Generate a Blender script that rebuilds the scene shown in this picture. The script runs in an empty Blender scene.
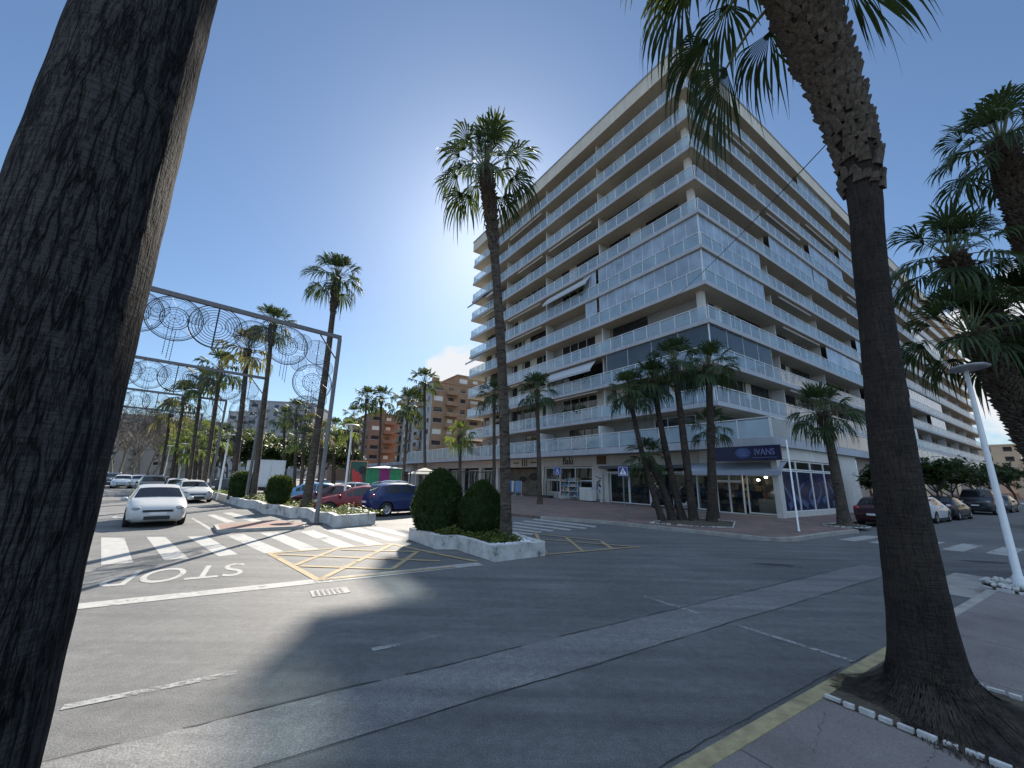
import bpy, bmesh, math, random
from mathutils import Vector, Matrix, noise
import numpy as np
R = math.radians
PI = math.pi
scn = bpy.context.scene
COL = scn.collection
rnd = random.Random(7)

# ------------------------------------------------------------------ camera
F, CX, CY, CAMH = 395.0, 512.0, 384.0, 2.0
PITCH = math.atan(94.0 / F)
ROLL = math.atan(0.0215)
cp, sp, cr, sr = math.cos(PITCH), math.sin(PITCH), math.cos(ROLL), math.sin(ROLL)
cam_d = bpy.data.cameras.new('camera')
cam = bpy.data.objects.new('camera', cam_d)
COL.objects.link(cam)
cam_d.sensor_fit = 'HORIZONTAL'
cam_d.sensor_width = 36
cam_d.lens = F / 1024 * 36
cam_d.clip_start = 0.05
cam_d.clip_end = 6000
ax = Vector((cr, -sr * sp, sr * cp))
ay = Vector((-sr, -cr * sp, cr * cp))
az_ = Vector((0, -cp, -sp))
M = Matrix((ax, ay, az_)).transposed().to_4x4()
M.translation = Vector((0, 0, CAMH))
cam.matrix_world = M
scn.camera = cam

def ray(px, py):
    x, y = px - CX, CY - py
    return (ax * x + ay * y - az_ * F).normalized()
def gnd(px, py, z=0.0):                     # a point of the ground sheet at height z
    d = ray(px, py); t = (z - CAMH) / d.z
    return Vector((d.x * t, d.y * t, z))
def upto(x, y, px, py):                     # the point above (about) x,y seen in that direction, at the same distance
    d = ray(px, py); D = math.hypot(x, y); h = math.hypot(d.x, d.y)
    return Vector((d.x * D / h, d.y * D / h, CAMH + D * d.z / h))

# ------------------------------------------------------------------ objects
def tag(o, label=None, cat=None, group=None, kind=None):
    if label: o['label'] = label
    if cat: o['category'] = cat
    if group: o['group'] = group
    if kind: o['kind'] = kind
    return o
def empty(name, loc=(0, 0, 0), rz=0.0, parent=None):
    o = bpy.data.objects.new(name, None)
    COL.objects.link(o)
    o.location = loc
    o.rotation_euler = (0, 0, rz)
    if parent: o.parent = parent
    return o
def link_mesh(name, me, parent=None, loc=(0, 0, 0), rz=0.0, scale=None):
    o = bpy.data.objects.new(name, me)
    COL.objects.link(o)
    o.location = loc
    o.rotation_euler = (0, 0, rz)
    if scale: o.scale = scale
    if parent: o.parent = parent
    return o
def copy_tree(o, parent=None):
    c = o.copy(); COL.objects.link(c)
    if parent: c.parent = parent
    for ch in list(o.children):
        copy_tree(ch, c)
    return c

class MB:
    def __init__(s):
        s.v = []; s.f = []; s.m = []; s.mi = 0
    def add(s, vs, fs):
        n = len(s.v)
        s.v.extend([tuple(v) for v in vs])
        for f in fs:
            s.f.append(tuple(i + n for i in f)); s.m.append(s.mi)
    def box(s, x0, y0, z0, x1, y1, z1):
        if x1 < x0: x0, x1 = x1, x0
        if y1 < y0: y0, y1 = y1, y0
        if z1 < z0: z0, z1 = z1, z0
        s.add([(x0, y0, z0), (x1, y0, z0), (x1, y1, z0), (x0, y1, z0), (x0, y0, z1), (x1, y0, z1), (x1, y1, z1), (x0, y1, z1)],
              [(0, 3, 2, 1), (4, 5, 6, 7), (0, 1, 5, 4), (1, 2, 6, 5), (2, 3, 7, 6), (3, 0, 4, 7)])
        return s
    def obox(s, c, u, v, w):                     # centre, three half vectors
        c, u, v, w = Vector(c), Vector(u), Vector(v), Vector(w)
        P = [c - u - v - w, c + u - v - w, c + u + v - w, c - u + v - w, c - u - v + w, c + u - v + w, c + u + v + w, c - u + v + w]
        s.add(P, [(0, 3, 2, 1), (4, 5, 6, 7), (0, 1, 5, 4), (1, 2, 6, 5), (2, 3, 7, 6), (3, 0, 4, 7)])
        return s
    def prism(s, poly, z0, z1, bottom=True):
        a = sum(poly[i][0] * poly[(i + 1) % len(poly)][1] - poly[(i + 1) % len(poly)][0] * poly[i][1] for i in range(len(poly)))
        if a < 0: poly = poly[::-1]
        n = len(poly)
        vs = [(p[0], p[1], z0) for p in poly] + [(p[0], p[1], z1) for p in poly]
        fs = [tuple(range(n, 2 * n))] + [(i, (i + 1) % n, n + (i + 1) % n, n + i) for i in range(n)]
        if bottom: fs.append(tuple(range(n - 1, -1, -1)))
        s.add(vs, fs)
        return s
    def sheet(s, poly, z):
        a = sum(poly[i][0] * poly[(i + 1) % len(poly)][1] - poly[(i + 1) % len(poly)][0] * poly[i][1] for i in range(len(poly)))
        if a < 0: poly = poly[::-1]
        s.add([(p[0], p[1], z) for p in poly], [tuple(range(len(poly)))])
        return s
    def tube(s, pts, rad, seg=8, cap=True, closed=False):
        pts = [Vector(p) for p in pts]
        n = len(pts)
        if not hasattr(rad, '__len__'): rad = [rad] * n
        ref = None
        vs = []
        for i, p in enumerate(pts):
            if closed: d = pts[(i + 1) % n] - pts[i - 1]
            else: d = pts[min(i + 1, n - 1)] - pts[max(i - 1, 0)]
            if d.length < 1e-9: d = Vector((0, 0, 1))
            d.normalize()
            if ref is None:
                ref = Vector((1, 0, 0)) if abs(d.x) < .8 else Vector((0, 1, 0))
            u = (ref - d * ref.dot(d)).normalized(); w = d.cross(u); ref = u
            for k in range(seg):
                a = 2 * PI * k / seg
                vs.append(p + (u * math.cos(a) + w * math.sin(a)) * rad[i])
        fs = []
        for i in range(n if closed else n - 1):
            j = (i + 1) % n
            for k in range(seg):
                k2 = (k + 1) % seg
                fs.append((i * seg + k, i * seg + k2, j * seg + k2, j * seg + k))
        if cap and not closed:
            fs.append(tuple(range(seg - 1, -1, -1)))
            fs.append(tuple((n - 1) * seg + k for k in range(seg)))
        s.add(vs, fs)
        return s
    def ring(s, c, r, rad, nrm, n=28, seg=4):
        nrm = Vector(nrm).normalized()
        u = nrm.cross(Vector((0, 0, 1)))
        if u.length < .1: u = Vector((1, 0, 0))
        u.normalize(); w = nrm.cross(u)
        s.tube([Vector(c) + (u * math.cos(2 * PI * i / n) + w * math.sin(2 * PI * i / n)) * r for i in range(n)], rad, seg, closed=True)
        return s
    def lathe(s, prof, c=(0, 0, 0), seg=16, axis='z'):
        vs = []
        for r, h in prof:
            for k in range(seg):
                a = 2 * PI * k / seg
                if axis == 'z': vs.append((c[0] + r * math.cos(a), c[1] + r * math.sin(a), c[2] + h))
                else: vs.append((c[0] + r * math.cos(a), c[1] + h, c[2] + r * math.sin(a)))
        fs = []
        for i in range(len(prof) - 1):
            for k in range(seg):
                k2 = (k + 1) % seg
                q = (i * seg + k, i * seg + k2, (i + 1) * seg + k2, (i + 1) * seg + k)
                fs.append(q if axis == 'z' else q[::-1])
        s.add(vs, fs)
        return s
    def ball(s, c, rx, ry, rz, nu=12, nv=7):
        prof = []
        vs = []; fs = []
        for i in range(nv + 1):
            t = PI * i / nv
            for k in range(nu):
                a = 2 * PI * k / nu
                vs.append((c[0] + rx * math.sin(t) * math.cos(a), c[1] + ry * math.sin(t) * math.sin(a), c[2] - rz * math.cos(t)))
        for i in range(nv):
            for k in range(nu):
                k2 = (k + 1) % nu
                fs.append((i * nu + k, i * nu + k2, (i + 1) * nu + k2, (i + 1) * nu + k))
        s.add(vs, fs)
        return s
    def mesh(s, name, mats, smooth=False):
        me = bpy.data.meshes.new(name)
        me.from_pydata(s.v, [], s.f)
        if not isinstance(mats, (list, tuple)): mats = [mats]
        for m in mats: me.materials.append(m)
        if len(mats) > 1: me.polygons.foreach_set('material_index', s.m)
        if smooth: me.polygons.foreach_set('use_smooth', [True] * len(me.polygons))
        me.update()
        return me
    def build(s, name, mats, parent=None, smooth=False, loc=(0, 0, 0), rz=0.0):
        return link_mesh(name, s.mesh(name, mats, smooth), parent, loc, rz)

# ------------------------------------------------------------------ materials
def new_mat(name):
    m = bpy.data.materials.new(name); m.use_nodes = True
    nt = m.node_tree; nt.nodes.clear()
    out = nt.nodes.new('ShaderNodeOutputMaterial')
    b = nt.nodes.new('ShaderNodeBsdfPrincipled')
    nt.links.new(b.outputs[0], out.inputs[0])
    return m, nt, b, out
def coords(nt, kind='Object', scale=(1, 1, 1), rot=(0, 0, 0)):
    tc = nt.nodes.new('ShaderNodeTexCoord')
    mp = nt.nodes.new('ShaderNodeMapping')
    mp.inputs['Scale'].default_value = scale
    mp.inputs['Rotation'].default_value = rot
    nt.links.new(tc.outputs[kind], mp.inputs[0])
    return mp.outputs[0]
def nz(nt, vec, scale, detail=4, rough=.6):
    n = nt.nodes.new('ShaderNodeTexNoise')
    n.inputs['Scale'].default_value = scale; n.inputs['Detail'].default_value = detail; n.inputs['Roughness'].default_value = rough
    nt.links.new(vec, n.inputs['Vector'])
    return n.outputs['Fac']
def ramp(nt, fac, stops):
    r = nt.nodes.new('ShaderNodeValToRGB')
    e = r.color_ramp.elements
    e[0].position, e[0].color = stops[0][0], tuple(stops[0][1]) + (1,)
    e[1].position, e[1].color = stops[-1][0], tuple(stops[-1][1]) + (1,)
    for p, c in stops[1:-1]:
        x = e.new(p); x.color = tuple(c) + (1,)
    nt.links.new(fac, r.inputs[0])
    return r.outputs[0]
def mixc(nt, fac, a, b, mode='MIX'):
    n = nt.nodes.new('ShaderNodeMix'); n.data_type = 'RGBA'; n.blend_type = mode
    for sock, v in ((n.inputs[0], fac), (n.inputs[6], a), (n.inputs[7], b)):
        if hasattr(v, 'links'): nt.links.new(v, sock)
        elif isinstance(v, (int, float)): sock.default_value = v
        else: sock.default_value = tuple(v) + (1,)
    return n.outputs[2]
def bump(nt, b, h, strength=.3, dist=.02):
    n = nt.nodes.new('ShaderNodeBump')
    n.inputs['Strength'].default_value = strength; n.inputs['Distance'].default_value = dist
    nt.links.new(h, n.inputs['Height']); nt.links.new(n.outputs[0], b.inputs['Normal'])
def pm(name, col, rough=.6, metal=0.0, var=.15, scale=6, bmp=0.0, bscale=40, spec=.5, coat=0):
    m, nt, b, out = new_mat(name)
    v = coords(nt)
    f = nz(nt, v, scale)
    d = [max(0, c * (1 - var)) for c in col]; l = [min(1, c * (1 + var)) for c in col]
    nt.links.new(ramp(nt, f, [(.3, d), (.7, l)]), b.inputs['Base Color'])
    b.inputs['Roughness'].default_value = rough; b.inputs['Metallic'].default_value = metal
    b.inputs['Specular IOR Level'].default_value = spec
    if coat: b.inputs['Coat Weight'].default_value = coat; b.inputs['Coat Roughness'].default_value = .03
    if bmp: bump(nt, b, nz(nt, v, bscale), bmp)
    return m

def glass_mat(name, col, alpha, rough=.05, spec=.8, var=.1):
    m, nt, b, out = new_mat(name)
    v = coords(nt); f = nz(nt, v, .6)
    nt.links.new(ramp(nt, f, [(.3, [c * (1 - var) for c in col]), (.7, [min(1, c * (1 + var)) for c in col])]), b.inputs['Base Color'])
    b.inputs['Roughness'].default_value = rough
    b.inputs['Specular IOR Level'].default_value = spec
    t = nt.nodes.new('ShaderNodeBsdfTransparent'); t.inputs[0].default_value = (.85, .93, .95, 1)
    mx = nt.nodes.new('ShaderNodeMixShader'); mx.inputs[0].default_value = alpha
    nt.links.new(t.outputs[0], mx.inputs[1]); nt.links.new(b.outputs[0], mx.inputs[2]); nt.links.new(mx.outputs[0], out.inputs[0])
    return m
def leaf_mat(name, c0, c1, trans=.35, rough=.62, scale=3):
    m, nt, b, out = new_mat(name)
    v = coords(nt)
    f = nz(nt, v, scale, 3)
    c = ramp(nt, f, [(.3, c0), (.7, c1)])
    nt.links.new(c, b.inputs['Base Color']); b.inputs['Roughness'].default_value = rough; b.inputs['Specular IOR Level'].default_value = .22
    t = nt.nodes.new('ShaderNodeBsdfTranslucent')
    nt.links.new(mixc(nt, .5, c, (.26, .34, .06)), t.inputs[0])
    mx = nt.nodes.new('ShaderNodeMixShader'); mx.inputs[0].default_value = trans
    nt.links.new(b.outputs[0], mx.inputs[1]); nt.links.new(t.outputs[0], mx.inputs[2]); nt.links.new(mx.outputs[0], out.inputs[0])
    return m

def asphalt(name, lo, hi, seed=0.0):
    m, nt, b, out = new_mat(name)
    v = coords(nt)
    big = nz(nt, v, .35, 7, .7); mid = nz(nt, coords(nt, scale=(.5, 2.2, 1), rot=(0, 0, R(-32))), .9, 5, .7); fine = nz(nt, v, 70, 3, .8)
    c = ramp(nt, big, [(.3, lo), (.7, hi)])
    c = mixc(nt, .55, c, ramp(nt, mid, [(.25, (.5, .5, .51)), (.5, (.95,) * 3), (.75, (1.32, 1.31, 1.28))]), 'MULTIPLY')
    c = mixc(nt, .8, c, ramp(nt, fine, [(.3, (.4, .4, .4)), (.5, (.95, .95, .95)), (.72, (1.9, 1.9, 1.85))]), 'MULTIPLY')
    mot = nz(nt, v, 9, 4, .7); trk = nz(nt, coords(nt, scale=(.12, 3.2, 1), rot=(0, 0, R(-32))), 1, 4, .55)
    c = mixc(nt, .7, c, ramp(nt, mot, [(.3, (.72,) * 3), (.7, (1.22,) * 3)]), 'MULTIPLY')
    c = mixc(nt, .6, c, ramp(nt, trk, [(.32, (.66, .66, .67)), (.68, (1.25, 1.24, 1.22))]), 'MULTIPLY')
    nt.links.new(c, b.inputs['Base Color'])
    r = nt.nodes.new('ShaderNodeMapRange'); r.inputs[3].default_value = .62; r.inputs[4].default_value = .85
    nt.links.new(mid, r.inputs[0]); nt.links.new(r.outputs[0], b.inputs['Roughness'])
    b.inputs['Specular IOR Level'].default_value = .35
    bump(nt, b, fine, .5, .012)
    return m
def paint(name, col, wear=.5, seed=0.0):
    """road paint: worn through to the asphalt in flakes and thin scuffs"""
    m, nt, b, out = new_mat(name)
    v = coords(nt)
    w = nz(nt, v, 14, 8, .8); w2 = nz(nt, v, 1.3, 4); w3 = nz(nt, coords(nt, scale=(1.2, 9, 1), rot=(0, 0, R(-32))), 3, 5, .7)
    f = nt.nodes.new('ShaderNodeMath'); f.operation = 'ADD'; nt.links.new(w, f.inputs[0]); nt.links.new(w2, f.inputs[1])
    f2 = nt.nodes.new('ShaderNodeMath'); f2.operation = 'MULTIPLY_ADD'; nt.links.new(w3, f2.inputs[0]); f2.inputs[1].default_value = .6; nt.links.new(f.outputs[0], f2.inputs[2])
    fac = ramp(nt, f2.outputs[0], [(.78 + .3 * wear, (0,) * 3), (.98 + .3 * wear, (1,) * 3)]) if False else None
    mr = nt.nodes.new('ShaderNodeMapRange'); mr.inputs[1].default_value = .78 + .42 * wear; mr.inputs[2].default_value = 1.02 + .42 * wear; nt.links.new(f2.outputs[0], mr.inputs[0])
    nt.links.new(ramp(nt, nz(nt, v, 6, 6, .7), [(.3, [x * .72 for x in col]), (.7, col)]), b.inputs['Base Color']); b.inputs['Roughness'].default_value = .75; b.inputs['Specular IOR Level'].default_value = .3
    bump(nt, b, nz(nt, v, 80, 3, .8), .4, .008)
    t = nt.nodes.new('ShaderNodeBsdfTransparent')
    mx = nt.nodes.new('ShaderNodeMixShader'); nt.links.new(mr.outputs[0], mx.inputs[0])
    nt.links.new(t.outputs[0], mx.inputs[1]); nt.links.new(b.outputs[0], mx.inputs[2]); nt.links.new(mx.outputs[0], out.inputs[0])
    return m
def pavers(name, c0, c1, mortar, sx=.2, sy=.1, rot=0.0, stain=.5):
    m, nt, b, out = new_mat(name)
    v = coords(nt, rot=(0, 0, rot))
    br = nt.nodes.new('ShaderNodeTexBrick')
    nt.links.new(v, br.inputs['Vector'])
    br.inputs['Color1'].default_value = tuple(c0) + (1,); br.inputs['Color2'].default_value = tuple(c1) + (1,); br.inputs['Mortar'].default_value = tuple(mortar) + (1,)
    br.inputs['Scale'].default_value = 1; br.inputs['Brick Width'].default_value = sx; br.inputs['Row Height'].default_value = sy
    br.inputs['Mortar Size'].default_value = .009
    st = ramp(nt, nz(nt, v, .8, 6, .7), [(.3, (1 - stain,) * 3), (.7, (1.15,) * 3)])
    fi = ramp(nt, nz(nt, v, 45, 3, .8), [(.3, (.75,) * 3), (.7, (1.2,) * 3)])
    c = mixc(nt, 1.0, br.outputs['Color'], st, 'MULTIPLY'); c = mixc(nt, 1.0, c, fi, 'MULTIPLY')
    nt.links.new(c, b.inputs['Base Color']); b.inputs['Roughness'].default_value = .8
    bump(nt, b, br.outputs['Fac'], -.25, .01)
    return m
def facade_mat(name, col, rough=.8):
    m, nt, b, out = new_mat(name)
    v = coords(nt)
    a = nz(nt, v, .35, 5, .7); s = nz(nt, coords(nt, scale=(3, 3, .25)), 1.5, 4, .6)
    c = ramp(nt, a, [(.3, [x * .88 for x in col]), (.7, [min(1, x * 1.06) for x in col])])
    c = mixc(nt, .5, c, ramp(nt, s, [(.35, (.78, .77, .75)), (.6, (1.03,) * 3)]), 'MULTIPLY')
    nt.links.new(c, b.inputs['Base Color']); b.inputs['Roughness'].default_value = rough
    bump(nt, b, nz(nt, v, 30, 4), .12, .01)
    return m
def brick_mat(name, c0, c1, mortar):
    m, nt, b, out = new_mat(name)
    tc = nt.nodes.new('ShaderNodeTexCoord')
    sx = nt.nodes.new('ShaderNodeSeparateXYZ'); nt.links.new(tc.outputs['Object'], sx.inputs[0])
    ad = nt.nodes.new('ShaderNodeMath'); nt.links.new(sx.outputs[0], ad.inputs[0]); nt.links.new(sx.outputs[1], ad.inputs[1])
    cb = nt.nodes.new('ShaderNodeCombineXYZ'); nt.links.new(ad.outputs[0], cb.inputs[0]); nt.links.new(sx.outputs[2], cb.inputs[1])
    br = nt.nodes.new('ShaderNodeTexBrick'); nt.links.new(cb.outputs[0], br.inputs['Vector'])
    br.inputs['Color1'].default_value = tuple(c0) + (1,); br.inputs['Color2'].default_value = tuple(c1) + (1,); br.inputs['Mortar'].default_value = tuple(mortar) + (1,)
    br.inputs['Scale'].default_value = 1; br.inputs['Brick Width'].default_value = .5; br.inputs['Row Height'].default_value = .16; br.inputs['Mortar Size'].default_value = .015
    st = ramp(nt, nz(nt, coords(nt, scale=(1, 1, .4)), .5, 5), [(.3, (.8,) * 3), (.7, (1.1,) * 3)])
    nt.links.new(mixc(nt, 1.0, br.outputs['Color'], st, 'MULTIPLY'), b.inputs['Base Color']); b.inputs['Roughness'].default_value = .85
    return m
def bark_mat(name, c0, c1, crack, vertical=True, k=1.0):
    # palm bark: long vertical fissures crossed by fine leaf-scar rings
    m, nt, b, out = new_mat(name)
    v1 = coords(nt, scale=(34 * k, 34 * k, 2.6 * k) if vertical else (9 * k, 9 * k, 26 * k))
    v2 = coords(nt, scale=(5 * k, 5 * k, 60 * k))
    f1 = nz(nt, v1, 1, 5, .65); f2 = nz(nt, v2, 1, 4, .6); f3 = nz(nt, coords(nt), 2.2, 4)
    c = ramp(nt, f3, [(.3, c0), (.7, c1)])
    c = mixc(nt, 1.0, c, ramp(nt, f1, [(.36, crack), (.46, (.85,) * 3), (.7, (1.25,) * 3)]), 'MULTIPLY')
    c = mixc(nt, .6, c, ramp(nt, f2, [(.35, (.6,) * 3), (.6, (1.1,) * 3)]), 'MULTIPLY')
    nt.links.new(c, b.inputs['Base Color']); b.inputs['Roughness'].default_value = .9; b.inputs['Specular IOR Level'].default_value = .2
    r1 = ramp(nt, f1, [(.34, (0,) * 3), (.5, (.8,) * 3), (.8, (1,) * 3)])
    h = mixc(nt, .35, r1, f2)
    bump(nt, b, h, .9, .03)
    return m

def fissured(name, c0, c1, sx=26, sz=3.2, ring=105, width=.03, depth=.9, ring_amt=.35, crack_col=(.12,) * 3):
    """bark split by thin wavy upright cracks and crossed by fine leaf-scar rings"""
    m, nt, b, out = new_mat(name)
    def absd(f):
        s = nt.nodes.new('ShaderNodeMath'); s.operation = 'SUBTRACT'; nt.links.new(f, s.inputs[0]); s.inputs[1].default_value = .5
        t = nt.nodes.new('ShaderNodeMath'); t.operation = 'ABSOLUTE'; nt.links.new(s.outputs[0], t.inputs[0]); return t.outputs[0]
    f1 = nz(nt, coords(nt, scale=(sx, sx, sz)), 1, 3, .55); f2 = nz(nt, coords(nt, scale=(sx * 2.3, sx * 2.3, sz * 2.6)), 1, 3, .6)
    k1 = ramp(nt, absd(f1), [(0, (0,) * 3), (width, (.75,) * 3), (width * 3, (1,) * 3)])
    k2 = ramp(nt, absd(f2), [(0, (.35,) * 3), (width * 1.2, (.9,) * 3), (width * 3, (1,) * 3)])
    rg = nz(nt, coords(nt, scale=(7, 7, ring)), 1, 3, .6); big = nz(nt, coords(nt), 1.7, 4); fine = nz(nt, coords(nt), 160, 3, .8)
    c = ramp(nt, big, [(.3, c0), (.7, c1)])
    c = mixc(nt, 1.0, c, mixc(nt, k1, crack_col, (1, 1, 1)), 'MULTIPLY'); c = mixc(nt, .7, c, k2, 'MULTIPLY')
    c = mixc(nt, .5, c, ramp(nt, rg, [(.35, (.6,) * 3), (.62, (1.25,) * 3)]), 'MULTIPLY')
    c = mixc(nt, .6, c, ramp(nt, fine, [(.3, (.6,) * 3), (.7, (1.4,) * 3)]), 'MULTIPLY')
    nt.links.new(c, b.inputs['Base Color']); b.inputs['Roughness'].default_value = .9; b.inputs['Specular IOR Level'].default_value = .15
    h = mixc(nt, .5, k1, k2); h = mixc(nt, ring_amt, h, rg); h = mixc(nt, .12, h, fine)
    bump(nt, b, h, depth, .035)
    return m

MT = {}
MT['asphalt'] = asphalt('asphalt', (.095, .095, .096), (.165, .163, .158))
MT['asphalt_patch'] = asphalt('asphalt_patch', (.15, .15, .15), (.2, .197, .192))
MT['crack'] = pm('tar_crack', (.018, .018, .018), .7, var=.4)
MT['white_paint'] = paint('white_road_paint', (.4, .392, .37), .46)
MT['faded_paint'] = paint('faded_road_paint', (.34, .34, .33), .78)
MT['yellow_paint'] = paint('yellow_road_paint', (.4, .305, .175), .46)
MT['kerb_yellow'] = pm('kerb_yellow_paint', (.33, .275, .15), .8, var=.28, scale=9, bmp=.3)
MT['kerb'] = pm('kerb_concrete', (.33, .31, .28), .85, var=.25, scale=3, bmp=.3)
MT['paving'] = pavers('red_paving', (.2, .135, .115), (.25, .17, .145), (.1, .08, .07), .22, .11, R(-33), .4)
MT['paving_far'] = pavers('brick_paving', (.22, .12, .09), (.27, .155, .12), (.14, .1, .08), .22, .11, R(-33), .3)
MT['slabs'] = pavers('mauve_paving_slabs', (.205, .178, .165), (.23, .2, .184), (.1, .08, .07), 1.6, 1.1, R(-31), .35)
MT['soil'] = pm('dry_soil', (.075, .06, .042), .95, var=.45, scale=9, bmp=.9, bscale=30)
MT['white_wash'] = None
m, nt, b, out = new_mat('flaking_whitewash')
v = coords(nt)
nt.links.new(ramp(nt, nz(nt, v, 2.3, 9, .72), [(.36, (.16, .15, .14)), (.41, (.4, .39, .37)), (.55, (.55, .54, .52)), (.7, (.66, .65, .63))]), b.inputs['Base Color'])
b.inputs['Roughness'].default_value = .85; bump(nt, b, nz(nt, v, 25, 5), .4, .01)
MT['white_wash'] = m
MT['tower_white'] = facade_mat('tower_white_render', (.66, .63, .585))
MT['slab_edge'] = facade_mat('slab_edge_paint', (.43, .455, .5))
MT['soffit'] = facade_mat('beige_soffit_paint', (.5, .42, .3))
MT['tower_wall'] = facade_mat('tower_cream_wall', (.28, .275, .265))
MT['divider'] = facade_mat('divider_white', (.66, .65, .63))
MT['parapet'] = facade_mat('parapet_cream', (.64, .59, .5))
MT['alu'] = pm('aluminium', (.66, .68, .7), .35, .8, var=.05)
MT['white_metal'] = pm('white_painted_metal', (.74, .75, .75), .4, var=.05)
MT['grey_metal'] = pm('galvanised_steel', (.17, .17, .175), .8, .0, var=.2, scale=12, spec=.15)
MT['dark_metal'] = pm('dark_metal', (.05, .05, .055), .5, .3, var=.1)
MT['rail_glass'] = glass_mat('balustrade_glass', (.55, .65, .74), .36, .05, 1.0)
MT['frost_glass'] = glass_mat('frosted_balustrade_glass', (.42, .47, .48), .8, .2, .6)
MT['veil_glass'] = glass_mat('curtained_glazing', (.38, .46, .55), .84, .05, 1.0, .3)
MT['clear_glass'] = glass_mat('clear_glazing', (.1, .12, .14), .55, .02, 1.0)
MT['win_glass'] = pm('dark_window_glass', (.022, .024, .028), .06, var=.4, scale=.5, spec=.6)
MT['shop_glass'] = glass_mat('shop_window_glass', (.02, .024, .028), .34, .02, .9)
MT['blind'] = pm('roller_blind', (.62, .6, .55), .8, var=.05)
MT['interior'] = pm('dim_shop_interior', (.1, .085, .07), .9, var=.4, scale=2)
MT['awning'] = pm('awning_fabric', (.42, .44, .47), .85, var=.06, scale=4)
MT['awning_dark'] = pm('dark_awning_fabric', (.12, .12, .14), .85, var=.1)
MT['navy'] = pm('navy_sign_board', (.01, .012, .055), .4, var=.1)
MT['navy_pale'] = pm('pale_sign_paint', (.16, .19, .36), .5, var=.05)
MT['brown'] = pm('brown_panel', (.12, .06, .03), .6, var=.1)
MT['letter'] = pm('dark_sign_letter', (.05, .03, .025), .5)
MT['sign_blue'] = pm('traffic_sign_blue', (.012, .035, .22), .35, var=.05)
MT['sign_white'] = pm('traffic_sign_white', (.75, .75, .75), .4, var=.03)
MT['bark_left'] = fissured('fissured_palm_bark', (.046, .043, .043), (.064, .059, .057), 21, 2.6, 85, .034, 1.0, .35)
MT['bark_right'] = fissured('ringed_palm_bark', (.032, .027, .024), (.06, .049, .041), 40, 2.2, 60, .02, .8, .7, (.5,) * 3)
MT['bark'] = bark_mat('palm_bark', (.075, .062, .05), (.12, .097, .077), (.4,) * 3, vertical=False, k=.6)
MT['bark_shade'] = bark_mat('shaded_palm_bark', (.045, .036, .03), (.075, .06, .048), (.45,) * 3, vertical=False, k=.6)  # darker copy of the palm bark, shade put into its colour
MT['fibre'] = pm('palm_root_fibre', (.04, .032, .025), .95, var=.5, scale=14)
MT['boot'] = pm('palm_leaf_base', (.085, .067, .05), .95, var=.65, scale=16, bmp=.6, bscale=30)
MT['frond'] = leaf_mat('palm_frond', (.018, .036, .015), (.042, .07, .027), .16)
MT['frond_lit'] = leaf_mat('sunlit_palm_frond', (.09, .12, .03), (.17, .2, .05), .4)  # brighter, yellower copy of the frond, sunlight put into its colour
MT['frond_dry'] = leaf_mat('dry_palm_frond', (.15, .11, .055), (.26, .2, .1), .3)
MT['petiole'] = pm('palm_petiole', (.12, .13, .05), .6)
MT['topiary'] = leaf_mat('topiary_leaf', (.018, .04, .013), (.05, .085, .025), .15, .6, 7)
MT['topiary_core'] = pm('topiary_core', (.014, .026, .011), .9, var=.3)
MT['leaf'] = leaf_mat('broad_leaf', (.03, .055, .018), (.075, .11, .03), .25, .5, 1.5)
MT['leaf_dark'] = leaf_mat('dark_broad_leaf', (.018, .036, .014), (.04, .066, .022), .2, .5, 1.5)
MT['groundcover'] = leaf_mat('ground_cover_leaf', (.045, .075, .02), (.15, .17, .04), .3, .5, 4)
MT['twig'] = pm('bare_twig', (.16, .13, .1), .9, var=.25)
MT['tyre'] = pm('tyre_rubber', (.018, .018, .018), .8)
MT['rim'] = pm('alloy_rim', (.5, .5, .52), .3, .8, var=.05)
MT['car_glass'] = pm('car_window_glass', (.016, .018, .021), .03, var=.2, spec=.4)
MT['lamp_glass'] = pm('headlight_glass', (.26, .27, .28), .1, var=.3, scale=20)
MT['red_lamp'] = pm('tail_light_red', (.35, .015, .015), .2)
MT['black_plastic'] = pm('black_plastic', (.02, .02, .022), .5)
MT['chrome'] = pm('chrome', (.6, .6, .6), .15, 1.0)
MT['plate'] = pm('number_plate_white', (.7, .7, .7), .5)
# ------------------------------------------------------------------ ground, road, pavements, markings
MX, NX = Vector((.848, .530)), Vector((-.530, .848))     # along / across the main street
def uv(u, v): return (MX.x * u + NX.x * v, MX.y * u + NX.y * v)
def uvr(u0, v0, u1, v1): return [uv(u0, v0), uv(u1, v0), uv(u1, v1), uv(u0, v1)]
N0 = Vector((13.6, 25.6))
TB = Vector((math.cos(R(34)), math.sin(R(34)))); TA = Vector((-math.sin(R(34)), math.cos(R(34))))
def tw(t, s): p = N0 + TB * t + TA * s; return (p.x, p.y)

def structure(name, mb, mat, **k):
    o = mb.build(name, mat, **k); o['kind'] = 'structure'; return o
structure('ground', MB().sheet([(-2500, -2500), (2500, -2500), (2500, 2500), (-2500, 2500)], -.02), pm('far_ground', (.14, .13, .1), .95, var=.3, scale=.05))
structure('road', MB().sheet([(-260, -40), (220, -40), (220, 260), (-260, 260)], 0), MT['asphalt'])

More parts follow.
